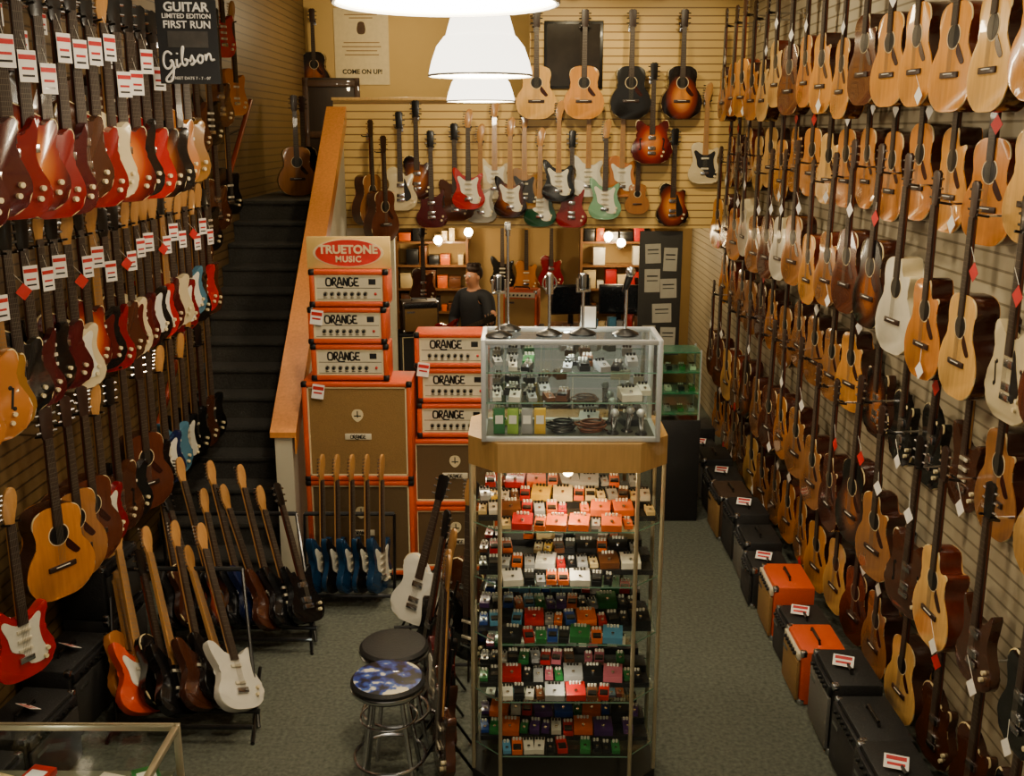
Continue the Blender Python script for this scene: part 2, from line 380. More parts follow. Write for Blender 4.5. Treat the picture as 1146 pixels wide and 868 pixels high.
def tagkit(m,size=.07,diamond=True,z=.6,y=-.075,x=.05):
    key=('tag',m.name,size,diamond,z,y,x)
    def f():
        b=MB()
        if diamond:b.prism([(x,z-size*.7),(x+size*.7,z),(x,z+size*.7),(x-size*.7,z)],y-.0015,y,m,m)
        else:
            b.prism([(x-size*.45,z-size*.7),(x+size*.45,z-size*.7),(x+size*.45,z+size*.7),(x-size*.45,z+size*.7)],y-.0015,y,m,m)
            b.box((x,y-.002,z+size*.4),(size*.85,.001,size*.22),RED);b.box((x,y-.002,z-size*.1),(size*.6,.001,size*.12),RED);b.box((x,y-.002,z-size*.42),(size*.6,.001,size*.1),BLACK)
        b.cyl((x,y,z+size*.7),(x*.2,y+.02,z+size*1.6),.0012,WHITE,seg=4)
        return b.mesh('tag')
    return P('price_tag',cache(key,f),(0,0,0),(0,0,0),('white' if m is TAGW else 'red')+' paper price tag')
def hanger(loc,rot,L,zr):
    L=round(max(.03,L),2)
    def f():
        b=MB();b.cyl((0,.0,0),(0,L,0),.006,CHROME,seg=8);b.cyl((-.035,0,0),(.035,0,0),.006,BLACK,seg=8)
        for s in(-1,1):b.cyl((s*.035,0,0),(s*.035,-.05,.008),.006,BLACK,seg=8)
        b.box((0,L,0),(.05,.006,.07),CHROME,.002)
        return b.mesh('hanger')
    place('guitar_hanger',cache(('hg',L),f),(loc[0],loc[1],loc[2]+zr),rot,'metal wall hook with padded yoke holding a guitar','hook','wall guitar hooks')
SHN={'st':'double cutaway electric guitar','lp':'single cutaway electric guitar','sg':'twin horned electric guitar','te':'slab bodied electric guitar','sh':'semi hollow electric guitar','bs':'electric bass guitar'}

# ---- right wall acoustics
tops=[(SPR[0],'honey amber spruce top'),(SPR[1],'pale spruce top'),(SPR[2],'golden spruce top'),(SPR[3],'tan top')]
zrows=[3.38,2.78,2.17,1.53,.90,.17]
for ri,zb in enumerate(zrows):
    y=3.62+(.2 if ri%2 else 0);n=0
    XG=2.125 if ri%2 else 1.985
    while y<10.3:
        yy=y+random.uniform(-.012,.012);zz=zb+random.uniform(-.06,.06)*(1 if ri<5 else .5)
        rot=R(-86+random.uniform(-5,6));u=random.random();extra=[]
        sc=random.uniform(.92,.99)
        if random.random()<.7:extra=[tagkit(RED if random.random()<.33 else TAGW,.066,True,random.choice([.05,.56,.62]),-.082,random.choice([.05,.12]))]
        hz=.865
        if ri==2 and n==1:
            kit=ek('sh','cream white',BPG);lab='cream white semi hollow electric guitar hanging on slatwall';nm='electric_guitar';cat='electric guitar';hz=.8
        elif (ri>=3 and yy<5.9 and u<.42) or (ri==2 and yy<5 and u<.25):
            q=random.choice([('sh','natural amber'),('sh','walnut brown'),('sh','tobacco sunburst'),('lp','walnut brown'),('te','natural amber'),('sg','walnut brown'),('lp','black'),('st','walnut brown')])
            kit=ek(*q);lab=q[1]+' '+SHN[q[0]]+' hanging on slatwall';nm='electric_guitar';cat='electric guitar';hz=.8
        elif ri==2 and u<.2:
            kit=acoustic(mat('white_top',(206,198,176),.3,coat=.3),CREAM,True,False);lab='white cutaway acoustic guitar hanging on slatwall';nm='acoustic_guitar';cat='acoustic guitar'
        else:
            lim=.88 if ri<2 else .64
            if u<lim:t,tn=random.choice(tops[:3] if ri<2 else tops);kit=acoustic(t,random.choice([SIDE1,SIDE1,SIDE2]),random.random()<.25)
            elif u<lim+.12: kit=acoustic(DARKTOP,SIDE1,random.random()<.3);tn='dark mahogany top'
            elif u<lim+.2: kit=acoustic(SBT,SIDE1);tn='dark sunburst top'
            else: kit=acoustic(SPR[3],SIDE1,True);tn='tan cutaway top'
            lab='acoustic guitar with '+tn+' hanging on slatwall';nm='acoustic_guitar';cat='acoustic guitar'
        place(nm,list(kit)+extra,(XG,yy,zz),(R(random.uniform(-1,1)),0,rot),lab,cat,'guitars on the long slatwall',scale=sc)
        hanger((XG,yy,zz),rot,2.25-XG-.01,hz*sc)
        y+=.405;n+=1
# ---- back wall
def hangb(kit,X,zb,lab,cat,hz,dy=.09):
    place('acoustic_guitar' if cat[0]=='a' else 'electric_guitar',kit,(X,YB-dy,zb),R(random.uniform(-5,5)),lab,cat,'guitars on the end wall')
    hanger((X,YB-dy,zb),0,dy,hz)
hangb(acoustic(SPR[1],SIDE2),.17,3.38,'natural spruce acoustic guitar on end slatwall','acoustic guitar',.865)
hangb(acoustic(SPR[0],SIDE1),.64,3.38,'amber spruce acoustic guitar on end slatwall','acoustic guitar',.865)
hangb(acoustic(BLACK,BLACK),1.1,3.38,'glossy black acoustic guitar on end slatwall','acoustic guitar',.865)
hangb(acoustic(SB,SIDE1),1.6,3.38,'sunburst acoustic guitar on end slatwall','acoustic guitar',.865)
for X,zb,sh,cn,pg,nk,d in [(-1.18,2.49,'lp','cream white',BPG,ROSE,1),(-.88,2.31,'sg','deep wine red',None,ROSE,0),(-.64,2.38,'sh','walnut brown',None,ROSE,0),(-.38,2.36,'te','silver',WPG,MAPLE,0),(-.08,2.42,'st','tobacco sunburst',WPG,MAPLE,1),(.22,2.32,'st','dark green',WPG,MAPLE,0),(.54,2.31,'sg','cherry red',None,ROSE,0),(.87,2.40,'st','seafoam green',WPG,ROSE,1),(1.56,2.33,'lp','sunburst',BPG,ROSE,0),(1.87,2.75,'te','cream white',BPG,MAPLE,0),(-.24,2.60,'st','cream white',WPG,MAPLE,0),(1.32,2.95,'sh','cherry sunburst',None,ROSE,1),
  (-1.02,2.6,'lp','tobacco sunburst',None,ROSE,0),(-.5,2.5,'st','bright red',WPG,ROSE,1),(.06,2.5,'te','gold',BPG,MAPLE,0),(.4,2.58,'st','black',WPG,MAPLE,1),(.7,2.62,'st','olympic white',WPG,MAPLE,0),(1.04,2.62,'te','natural amber',WPG,MAPLE,0)]:
    hangb(ek(sh,cn,pg,nk),X,zb,cn+' '+SHN[sh]+' on end slatwall','electric guitar',.8,.045 if not d else .13)
hangb(acoustic(SPR[3],SIDE2,small=True),1.2,2.45,'small tan parlour guitar on end slatwall','acoustic guitar',.545,.045)
for i,(X,zb,r) in enumerate([(-1.5,2.35,60),(-1.36,2.2,55)]):
    place('acoustic_guitar',acoustic([SPR[3],DARKTOP][i],SIDE1),(X,YB-.22-.12*i,zb),R(r),'dark sided acoustic guitar hanging beside stair wall','acoustic guitar','guitars on the end wall')
    hanger((X,YB-.22-.12*i,zb),0,.2+.12*i,.865)
# ---- left rows
r1=['lp cream white','lp deep wine red','lp deep wine red','sg cherry red','lp cherry sunburst','lp cherry red','sg deep wine red','lp walnut brown','lp cherry red','te cream white','lp cherry sunburst','sg black','lp bright red','lp tobacco sunburst','te black','lp natural amber','te gold']
y=3.5
for i,s in enumerate(r1):
    sh,cn=s.split(' ',1);yy=y+i*.168
    z=2.93+random.uniform(-.03,.04)
    place('electric_guitar',list(ek(sh,cn,None,ROSE))+[tagkit(TAGW,.085,False,random.choice([.56,.62,.69]),-.05,.01)],(-1.95,yy,z),R(62+random.uniform(-8,8)),cn+' '+SHN[sh]+' hanging from overhead rail','electric guitar','guitars on the overhead rail')
    hanger((-1.95,yy,2.95),R(75),.07,.8)
m=[P('rail',MB().cyl((0,3.4,0),(0,6.6,0),.014,CHROME).mesh('rl'))]+[P('rod',MB().cyl((0,q,0),(0,q,1.14),.008,CHROME).mesh('rd')) for q in(3.5,5,6.5)]
place('hanging_rail',m,(-2.02,0,3.76),0,'chrome rail suspended from ceiling carrying electric guitars','rail')
for i in range(11):
    s=['st black','lp walnut brown','sg black','st deep wine red','te black','lp tobacco sunburst'][i%6];sh,cn=s.split(' ',1);yy=4.3+i*.24
    place('electric_guitar',list(ek(sh,cn,None,ROSE))+[tagkit(TAGW,.085,False,random.choice([.5,.62]),-.05,.01)],(-2.58,yy,3.2),R(74),cn+' '+SHN[sh]+' hanging high on wall','electric guitar','guitars on the opposite slatwall')
    hanger((-2.58,yy,3.2),R(85),.15,.8)
r2=['te natural amber','sh natural amber','lp gold','lp black','sg deep wine red','st black','lp deep wine red','te cream white','lp cherry sunburst','st black','sg cherry red','lp walnut brown','te cream white','st deep wine red','st black','st bright red','lp deep wine red','te cream white','st cherry red','st sky blue','te black','st bright red','sg walnut brown']
for i,s in enumerate(r2):
    yy=4.35+i*.165;z=1.90+random.uniform(-.04,.04)
    sh,cn=s.split(' ',1);pg=random.choice([WPG,TPG,None]) if sh in('st','te') else None
    ex=[tagkit(TAGW,.085,False,random.choice([.6,.66]),-.05,.01)] if i%4!=3 else [tagkit(RED,.06,True,.6,-.05)]
    place('electric_guitar',list(ek(sh,cn,pg,MAPLE if i%7==2 else ROSE))+ex,(-2.43,yy,z),R(63+random.uniform(-9,9)),cn+' '+SHN[sh]+' hanging on wall hooks','electric guitar','guitars on the opposite slatwall')
    hanger((-2.43,yy,1.90),R(78),.28,.8)
r3=['st bright red','AC0','AC1','AC2','st cherry red','sh walnut brown','bs black','AC2','bs black','st navy blue','bs sky blue','st black','bs black','sg walnut brown','bs black']
for i,s in enumerate(r3):
    yy=4.76+i*.215
    if s[:2]=='AC':
        kit=acoustic([SPR[2],SPR[3],DARKTOP][int(s[2])],SIDE1);nm='acoustic_guitar';lab='brown acoustic guitar hanging low on wall';cat='acoustic guitar';hz=.865
    else:
        sh,cn=s.split(' ',1);kit=ek(sh,cn,WPG if sh=='st' else None,ROSE);nm='bass_guitar' if sh=='bs' else 'electric_guitar';cat='electric guitar';lab=cn+' '+SHN[sh]+' hanging low on wall';hz=.98 if sh=='bs' else .8
    zb=.9
    if i==0: yy,zb=4.55,.66
    place(nm,kit,(-2.42,yy,zb),R(64+random.uniform(-6,6)),lab,cat,'guitars on the opposite slatwall')
    hanger((-2.42,yy,zb),R(78),.28,hz)
for i,(yy,zz,s) in enumerate([(7.1,3.05,'lp walnut brown'),(7.4,2.95,'lp black'),(7.7,3.1,'st deep wine red'),(8.05,3.0,'lp tobacco sunburst'),(8.4,3.1,'sg walnut brown'),(8.75,3.15,'st black'),(9.1,3.3,'lp walnut brown'),(9.6,3.4,'te natural amber'),(9.3,3.88,'st bright red'),(8.2,2.2,'lp walnut brown'),(8.5,2.3,'st black'),(8.8,2.45,'lp walnut brown'),(9.2,2.55,'te black')]):
    sh,cn=s.split(' ',1)
    place('electric_guitar',ek(sh,cn,None,ROSE),(-2.56,yy,zz),R(66),cn+' '+SHN[sh]+' hanging on wall above stairs','electric guitar','guitars above the stairs')
    hanger((-2.56,yy,zz),R(80),.15,.8)

# ---- standing / leaning guitars
def lean(nm,kit,b,h,front,lab,cat,group):
    b=Vector(b);h=Vector(h);z=(h-b).normalized();f=Vector(front);f=(f-f.dot(z)*z).normalized();yv=-f;xv=yv.cross(z)
    M=Matrix((xv,yv,z)).transposed().to_4x4();M.translation=b
    place(nm,kit,label=lab,cat=cat,group=group,M=M)
F=[('te natural amber',-2.16,MAPLE,5.2),('bs orange',-2.05,MAPLE,5.06),('lp black',-1.95,ROSE,5.12),('bs black',-1.84,MAPLE,5.04),('bs walnut brown',-1.73,ROSE,5.1),('st black',-1.64,MAPLE,5.2),('bs olympic white',-1.52,ROSE,5.1)]
for i,(s,x,nk,yv) in enumerate(F):
    sh,cn=s.split(' ',1)
    fr=(1,-.55,.3) if cn in('olympic white','orange') else (1,-.35,.3)
    lx=.36+random.uniform(-.05,.06)
    lean('bass_guitar' if sh=='bs' else 'electric_guitar',ek(sh,cn,WPG if cn=='orange' else None,nk),(x,yv,.14),(x-lx,yv+.62,.14+.74),fr,cn+' '+SHN[sh]+' leaning in floor rack','electric guitar','guitars in the floor racks')
for i,s in enumerate(['bs black','lp walnut brown','bs black','te sunburst','bs black','st navy blue','bs walnut brown','st black','sg black']):
    sh,cn=s.split(' ',1);x=-2.16+i*.1
    lean('bass_guitar' if sh=='bs' else 'electric_guitar',ek(sh,cn,None,ROSE),(x,6.05+.05*(i%3),.14),(x-.34+random.uniform(-.05,.05),6.6,.96),(1,-.4,.4),cn+' '+SHN[sh]+' leaning in floor rack','electric guitar','guitars in the floor racks')
def rack(X0,X1,Y,dx,dy,zt=.72):
    k=[]
    for x in(X0,X1):
        k.append(P('leg',MB().cyl((x,Y-.12,.01),(x+dx*.8,Y+dy+.1,.01),.011,BLACK,seg=8).cyl((x,Y+.02,.02),(x+dx,Y+dy,zt),.011,BLACK,seg=8).mesh('l')))
    k.append(P('lower_bar',MB().cyl((X0,Y-.1,.10),(X1,Y-.1,.10),.014,BLACK,seg=8).cyl((X0,Y+.06,.10),(X1,Y+.06,.10),.014,BLACK,seg=8).mesh('l')))
    k.append(P('padded_bar',MB().cyl((X0+dx,Y+dy,zt),(X1+dx,Y+dy,zt),.016,BVIN,seg=8).mesh('l')))
    return k
place('guitar_rack',rack(-2.25,-1.45,5.1,-.2,.6),label='black tubular floor rack holding leaning guitars',cat='guitar stand',group='floor racks')
place('guitar_rack',rack(-2.25,-1.32,6.1,-.2,.52),label='black tubular floor rack holding leaning guitars',cat='guitar stand',group='floor racks')
bluem=mat('blue_sparkle',(26,60,94),.25,.3,var=.5,scale=200,coat=.3)
for i in range(5):
    x=-1.40+i*.105
    lean('electric_guitar',electric('st',bluem if i%2==0 else BLACK,bluem,WPG,ROSE,'side',3),(x,6.72,.1),(x,6.86,1.07),(1,-.32,0),'blue sparkle double cutaway electric guitar on stand','electric guitar','five guitars before the speaker cabinets')
place('guitar_rack',rack(-1.52,-.88,6.74,0,.14,.62),label='black tubular stand holding five electric guitars',cat='guitar stand')
for s,b,h,fr in [('lp olympic white',(-.68,5.95,.25),(-.44,6.15,1.2),(-.5,-1,.2)),('sg black',(-.56,5.65,.12),(-.4,5.8,1.05),(-1,-.6,0)),('te sunburst',(-.46,5.4,.1),(-.35,5.5,1.05),(-1,-.5,0)),('st deep wine red',(-.46,5.12,.1),(-.36,5.2,1.05),(-1,-.5,0)),('lp walnut brown',(-.36,6.25,.1),(-.27,6.35,1.05),(-.6,-1,0)),('sg walnut brown',(-.40,4.85,.1),(-.34,4.92,1.05),(-1,-.4,0)),('bs black',(-.3,5.75,.1),(-.28,5.85,1.05),(-.8,-1,0)),('bs walnut brown',(-.38,4.6,.1),(-.33,4.68,1.05),(-1,-.3,0))]:
    sh,cn=s.split(' ',1)
    lean('bass_guitar' if sh=='bs' else 'electric_guitar',ek(sh,cn,WPG if sh=='st' else None,ROSE),b,h,fr,cn+' '+SHN[sh]+' standing by glass tower','electric guitar','guitars beside the glass tower')
    st=MB();x,yv=b[0],b[1];z=b[2]
    for a in(30,150,270):st.cyl((x,yv+.06,.3),(x+.17*math.cos(R(a)),yv+.06+.17*math.sin(R(a)),.01),.008,BLACK,seg=6)
    st.cyl((x,yv+.06,.25),(h[0],h[1]+.04,.72),.008,BLACK,seg=6);st.cyl((x-.1,yv-.03,max(.04,z-.02)),(x+.1,yv-.03,max(.04,z-.02)),.01,BVIN,seg=6);st.cyl((x,yv+.06,.28),(x,yv-.03,max(.04,z-.02)),.008,BLACK,seg=6)
    place('guitar_stand',st.mesh('gs'),label='black tripod guitar stand',cat='guitar stand',group='tripod stands')

# ---------------------------------------------------------------- amps
TANG=mat('tan_grille',(134,102,54),.8,var=.4,scale=160,bump=.4);DG=mat('dark_grille',(34,32,29),.85,var=.4,scale=160);BRG=mat('brown_grille',(90,70,40),.85,var=.35,scale=160)
PANEL=mat('panel_white',(208,198,170),.4)
KN=MB().cyl((0,0,0),(0,-.018,0),.012,BLACK,.01,seg=12).mesh('knob')
LOGO=[[(.3,.98),(.02,.98),(-.05,.5),(.02,.02),(.35,.0),(.66,.02),(.72,.5),(.66,.98),(.3,.98)],
 [(.95,-.0),(.95,.95)],[(.9,.95),(1.3,1.08),(1.45,.75),(1.3,.48),(.97,.48)],[(1.12,.48),(1.3,.15),(1.6,-.2),(2.3,-.26),(2.5,-.18)],
 [(1.62,.02),(1.72,.6),(1.95,1.25),(2.18,.6),(2.28,.02)],[(1.72,.36),(2.18,.36)],
 [(2.52,.0),(2.52,.98),(2.62,.98),(3.0,.0),(3.1,.0),(3.1,1.0)],
 [(3.85,.85),(3.6,1.1),(3.32,.95),(3.3,.05),(3.55,-.08),(3.9,.05),(3.9,.45),(3.65,.45)],
 [(4.75,.95),(4.2,.98),(4.12,.9),(4.12,.1),(4.2,.0),(4.8,.0)],[(4.12,.5),(4.62,.5)]]
def logo(h,m): return script([[(x-2.35,z-.5) for x,z in s] for s in LOGO],h*.88,h,h*.125,m)
def cab(w,d,h,body,grl,lg=True,corner=BLACK):
    m=MB();t=.035
    m.box((0,0,t/2),(w,d,t),body,.01);m.box((0,0,h-t/2),(w,d,t),body,.01)
    m.box((-w/2+t/2,0,h/2),(t,d,h-.02),body,.01);m.box((w/2-t/2,0,h/2),(t,d,h-.02),body,.01)
    m.box((0,d/2-.01,h/2),(w-.03,.02,h-.03),body)
    k=[P('body',m.mesh('body')),P('grille_cloth',bx((0,-d/2+.03,h/2),(w-2*t+.002,.02,h-2*t+.002),grl))]
    pip=MB()
    for c,s in(((0,-d/2+.015,t+.006),(w-2*t,.01,.01)),((0,-d/2+.015,h-t-.006),(w-2*t,.01,.01)),((-w/2+t+.006,-d/2+.015,h/2),(.01,.01,h-2*t)),((w/2-t-.006,-d/2+.015,h/2),(.01,.01,h-2*t))):pip.box(c,s,CREAM)
    k.append(P('piping',pip.mesh('pip')))
    if lg:
        k.append(P('badge',MB().box((0,-d/2+.017,h*.45),(.19,.008,.045),PANEL,.003).mesh('bd'),(0,0,0),(0,0,0),'cream badge',(P('lettering',logo(.026,BLACK),(0,-d/2+.0115,h*.45)),)))
        em=MB().prism(cr([(0,-.045),(.035,-.015),(.04,.02),(.02,.045),(-.02,.045),(-.04,.02),(-.035,-.015)],3),-.004,0,CREAM,CREAM);em.box((0,-.005,.0),(.05,.002,.008),BLACK);em.box((0,-.005,.012),(.008,.002,.05),BLACK)
        k.append(P('emblem',em.mesh('em'),(0,-d/2+.02,h*.66)))
    for sx in(-1,1):
        for z in(0.016,h-.016):
            k.append(P('corner',cache(('co',corner.name),lambda:MB().box((0,0,0),(.045,.045,.045),corner,.012).mesh('c')),(sx*(w/2-.017),-d/2+.017,z)))
    return k
def head(w,d,h):
    k=cab(w,d,h,ORANGE,PANEL,False)
    k=[k[0],k[2]]+k[3:]
    bl=MB()
    for zz in(.19,.5,.84):bl.box((0,-d/2+.0175,h*zz),(w-.1,.001,.004),BLACK)
    for i in range(7):
        bl.torus((-w*.3+i*w*.085,-d/2+.0175,h*.34),.015,.0012,BLACK,14,4,'Y');bl.box((-w*.3+i*w*.085,-d/2+.0175,h*.235),(.024,.001,.005),BLACK)
    bl.box((w*.3,-d/2+.0175,h*.67),(.05,.001,.04),BLACK)
    pn=P('control_panel',bx((0,-d/2+.028,h/2),(w-.07,.02,h-.07),PANEL),(0,0,0),(0,0,0),'cream control panel',
      tuple(P('knob',KN,(-w*.3+i*w*.085,-d/2+.018,h*.34)) for i in range(7))+(P('lettering',logo(.054,BLACK),(-w*.08,-d/2+.0172,h*.67)),P('border_line',bl.mesh('bl')),P('lamp_jewel',MB().ball((w*.34,-d/2+.016,h*.34),.01,RED).mesh('lj'))))
    k.append(pn)
    for sx in(-1,1):k.append(P('foot',MB().cyl((sx*w*.4,0,-.008),(sx*w*.4,0,0.002),.015,BLACK).mesh('f')))
    return k
c4=cab(.78,.38,.735,ORANGE,TANG)
c4b=cab(.78,.38,.735,ORANGE,BRG)
casters=[P('caster',MB().cyl((sx*.3-.012,sy*.13,-.03),(sx*.3+.012,sy*.13,-.03),.03,BLACK).mesh('w')) for sx in(-1,1) for sy in(-1,1)]
X1=-1.15;Y1=7.26
place('speaker_cabinet',c4b+casters,(X1,Y1,.062),0,'large orange speaker cabinet with brown grille, on casters','speaker cabinet','orange amplifier stack')
place('speaker_cabinet',c4,(X1,Y1,.80),0,'large orange speaker cabinet with tan grille','speaker cabinet','orange amplifier stack')
z=1.54
hk=head(.545,.27,.255)
for i,dx in enumerate((-.02,-.03,-.01)):
    place('amplifier_head',hk,(X1+dx-.02,Y1-.04,z+.008),0,'orange amplifier head with cream control panel','amplifier','orange amplifier stack');z+=.264
sg=[P('board',bx((0,0,.11),(.58,.04,.22),mat('sign_board',(206,172,100),.5),.004)),
 P('oval',MB().cyl((0,-.021,0),(0,-.026,0),.098,CREAM,seg=40).cyl((0,-.0255,0),(0,-.03,0),.091,mat('sign_red',(196,36,22),.4),seg=40).mesh('ov'),(0,0,.11)),
 P('lettering',text('TRUETONE',.08,CREAM,.001,0,.003),(0,-.0315,.132),UP),P('lettering',text('MUSIC',.058,CREAM,.001,0,.002,'CENTER',1.1),(0,-.0315,.066),UP)]
so=place('shop_sign',sg,(X1-.03,Y1-.1,z+.002),0,'tan sign board with red oval and cream lettering on amplifiers','sign')
for c in so.children:
    if c.name.startswith('oval'):c.scale=(2.5,1,1.0)
X2=-.47;Y2=7.45
c2=cab(.66,.34,.52,ORANGE,BRG,True)
place('speaker_cabinet',c2,(X2,Y2,.003),0,'orange speaker cabinet with brown grille','speaker cabinet','second orange amplifier stack')
place('speaker_cabinet',c2,(X2,Y2,.53),0,'orange speaker cabinet with brown grille','speaker cabinet','second orange amplifier stack')
z=1.058
for i in range(3):
    place('amplifier_head',hk,(X2+(.0,.01,-.01)[i],Y2-.03,z+.008),0,'orange amplifier head with cream control panel','amplifier','second orange amplifier stack');z+=.264
for x,yy,zz,r in((-1.42,Y1-.20,1.47,0),(-1.41,Y1-.18,2.0,0),(-.69,Y2-.17,1.58,0)):
    place('price_card',MB().prism([(-.05,-.06),(.05,-.06),(.05,.06),(-.05,.06)],-.0015,.006,TAGW,TAGW).box((0,-.002,.03),(.09,.001,.03),RED).box((0,-.002,-.01),(.07,.001,.015),RED).mesh('pc'),(x,yy,zz),(0,R(8),0),'white and red price card taped to amplifier','price card','price cards on amplifiers',scale=.85)

SILV=mat('silver_grille',(100,98,92),.7,var=.3,scale=150)
def combo(w,d,h,body,grl,panel,corner=CHROME):
    m=MB();t=.022
    m.box((0,.01,h/2),(w,d-.02,h),body,.012)
    k=[P('body',m.mesh('body')),P('grille_cloth',bx((0,-d/2+.006,h*.42),(w-2*t,.02,h*.72),grl,.004)),
     P('control_panel',bx((0,-d/2+.008,h*.88),(w-2*t,.02,h*.13),panel,.003),(0,0,0),(0,0,0),None,tuple(P('knob',KN,(-w*.3+i*w*.12,-d/2-.002,h*.88)) for i in range(6))),
     P('handle',MB().cyl((-.09,0,h-.002),(-.08,0,h+.022),.007,BLACK,seg=6).cyl((-.08,0,h+.022),(.08,0,h+.022),.009,BLACK,seg=8).cyl((.08,0,h+.022),(.09,0,h-.002),.007,BLACK,seg=6).mesh('h')),
     P('nameplate',bx((-w*.28,-d/2-.006,h*.68),(.09,.004,.02),CHROME))]
    for sx in(-1,1):
        for zz in(.018,h-.018):k.append(P('corner',cache(('cc',corner.name),lambda:MB().box((0,0,0),(.04,.04,.04),corner,.01).mesh('c')),(sx*(w/2-.018),-d/2+.03,zz)))
    return k
PB=mat('panel_black',(30,30,32),.4)
def cardon(w,h):
    return P('price_tag',MB().box((0,0,0),(.11,.002,.07),TAGW).box((0,-.0012,.018),(.09,.001,.02),RED).box((0,-.0012,-.012),(.08,.001,.014),RED).mesh('pt'),(0,-.02,h+.034),(R(-60),0,R(70)),'white and red price card')
amps=[(4.2,.46,.40,BVIN,DG,PB,'black'),(4.66,.42,.38,BVIN,DG,PB,'black'),(5.1,.4,.42,BVIN,SILV,PB,'black'),(5.58,.36,.34,ORANGE,TANG,PANEL,'orange'),(5.96,.3,.3,BVIN,DG,PB,'black'),(6.38,.4,.38,ORANGE,TANG,PANEL,'orange'),(6.82,.34,.3,BVIN,DG,PB,'black'),(7.22,.38,.34,BVIN,SILV,PB,'black'),(7.65,.4,.4,BVIN,DG,PB,'black'),(8.1,.42,.38,mat('brown_vinyl',(60,42,28),.6),TANG,PB,'brown'),(8.56,.4,.36,BVIN,DG,PB,'black'),(9.02,.4,.4,BVIN,SILV,PB,'black'),(9.48,.4,.34,BVIN,DG,PB,'black'),(9.94,.4,.42,BVIN,DG,PB,'black')]
for i,(y,w,h,b,g,p,cn) in enumerate(amps):
    k=combo(w,.28,h,b,g,p)
    if i%2==0:k.append(cardon(w,h))
    place('combo_amplifier',k,(1.80-.03*(i%3==0),y,.002),R(-90+random.uniform(-3,3)),cn+' combo guitar amplifier on carpet below guitars','amplifier','row of amplifiers on the floor')
for i,(x,y,w,h,zz) in enumerate([(-2.5,4.15,.5,.42,0),(-2.5,4.75,.48,.4,0),(-2.54,5.35,.46,.42,0),(-2.54,5.9,.46,.44,0),(-2.54,5.88,.42,.34,.445),(-2.52,4.0,.4,.2,.425)]):
    k=combo(w,.3,h,BVIN,DG,PB)
    k.append(cardon(w,h))
    place('combo_amplifier',k,(x,y-.1,.002+zz),R(84),'black combo guitar amplifier under hanging guitars','amplifier','amplifiers under the hanging guitars')

# ---------------------------------------------------------------- glass tower
TX,TY,TZ=.235,4.5,1.876
octo=[(-.325,0),(.325,0),(.465,.14),(.465,.46),(.325,.6),(-.325,.6),(-.465,.46),(-.465,.14)]
lam=wood('laminate_oak',(178,138,78),.4);frm=mat('bronze_frame',(180,168,138),.35,.6)
k=[P('base',MB().prismz(octo,0,.1,mat('plinth_black',(30,28,26),.5)).mesh('b')),P('header',MB().prismz([(x*1.01,(y-.3)*1.01+.3) for x,y in octo],TZ-.14,TZ,lam).mesh('h'))]
for x,y in octo:
    k.append(P('post',MB().cyl((x*.985,(y-.3)*.985+.3,.1),(x*.985,(y-.3)*.985+.3,TZ-.14),.01,frm,seg=8).mesh('p')))
for i in range(8):
    a=Vector(octo[i]);b=Vector(octo[(i+1)%8]);a=Vector((a.x*.985,(a.y-.3)*.985+.3));b=Vector((b.x*.985,(b.y-.3)*.985+.3))
    k.append(P('glass_panel',MB().quad([(a.x,a.y,.1),(b.x,b.y,.1),(b.x,b.y,TZ-.14),(a.x,a.y,TZ-.14)],GLASS).mesh('g')))
shz=[1.44,1.16,.86,.55,.25]
edge=mat('glass_edge_green',(120,160,140),.2)
for z in shz:
    so8=[(x*.96,(y-.3)*.95+.3) for x,y in octo]
    m=MB().quad([(x,y,z) for x,y in so8],SHGL)
    for i in range(8):
        a=so8[i];b=so8[(i+1)%8];m.quad([(a[0],a[1],z-.007),(b[0],b[1],z-.007),(b[0],b[1],z),(a[0],a[1],z)],edge)
    k.append(P('shelf',m.mesh('s')))
k.append(P('bulb',MB().ball((0,.1,TZ-.165),.026,mat('bulb_glow',(255,214,140),.5,emit=40)).mesh('bl')))
place('display_tower',k,(TX,TY,0),0,'octagonal glass display tower with oak header filled with effect pedals','display case')
PC={'red':(176,24,18),'orange':(214,96,20),'yellow':(214,170,34),'green':(36,110,54),'lime':(140,176,60),'blue':(28,66,146),'light blue':(80,140,176),'white':(216,210,194),'black':(22,22,24),'silver':(150,150,150),'purple':(74,42,100),'cream':(208,184,130),'brown':(100,58,30),'pink':(180,96,110)}
pk={}
def pedal(cn,big=0):
    if (cn,big) in pk:return pk[cn,big]
    w,d,h=[(.05,.09,.04),(.095,.1,.05),(.04,.075,.03)][big]
    bm_=MB();mm=mat('pedal_'+cn.replace(' ','_'),PC[cn],.35,.0,coat=.3)
    bm_.prismx([(-d/2,0),(d/2,0),(d/2,h),(0.01,h),(-d/2,h*.62)],-w/2,w/2,mm)
    kk=[P('housing',bm_.mesh('hs')),P('footswitch',MB().cyl((0,-d*.25,h*.7),(0,-d*.25,h*.95),.008,CHROME,seg=8).mesh('fs') if big or cn in('silver','white','purple','green') else bx((0,-d*.25,h*.78),(w*.8,d*.42,.01),BPG))]
    nk=[3,4,2][big]
    for i in range(nk):
        kk.append(P('knob',cache(('pkn',cn in('white','cream','silver','yellow')),lambda:MB().cyl((0,0,0),(0,0,.013),.006,BLACK if cn in('white','cream','silver','yellow') else WHITE,seg=8).mesh('k')),((i-(nk-1)/2)*.016,d*.28,h)))
    pk[cn,big]=kk;return kk
pal={0:['red','orange','cream','white','yellow','red','orange','brown','silver','black'],1:['white','silver','orange','yellow','red','black','black','cream','black','brown'],2:['red','blue','orange','green','light blue','black','black','purple','silver'],3:['black','silver','white','pink','black','green','red','brown','black'],4:['blue','orange','white','green','red','purple','black','light blue','black']}
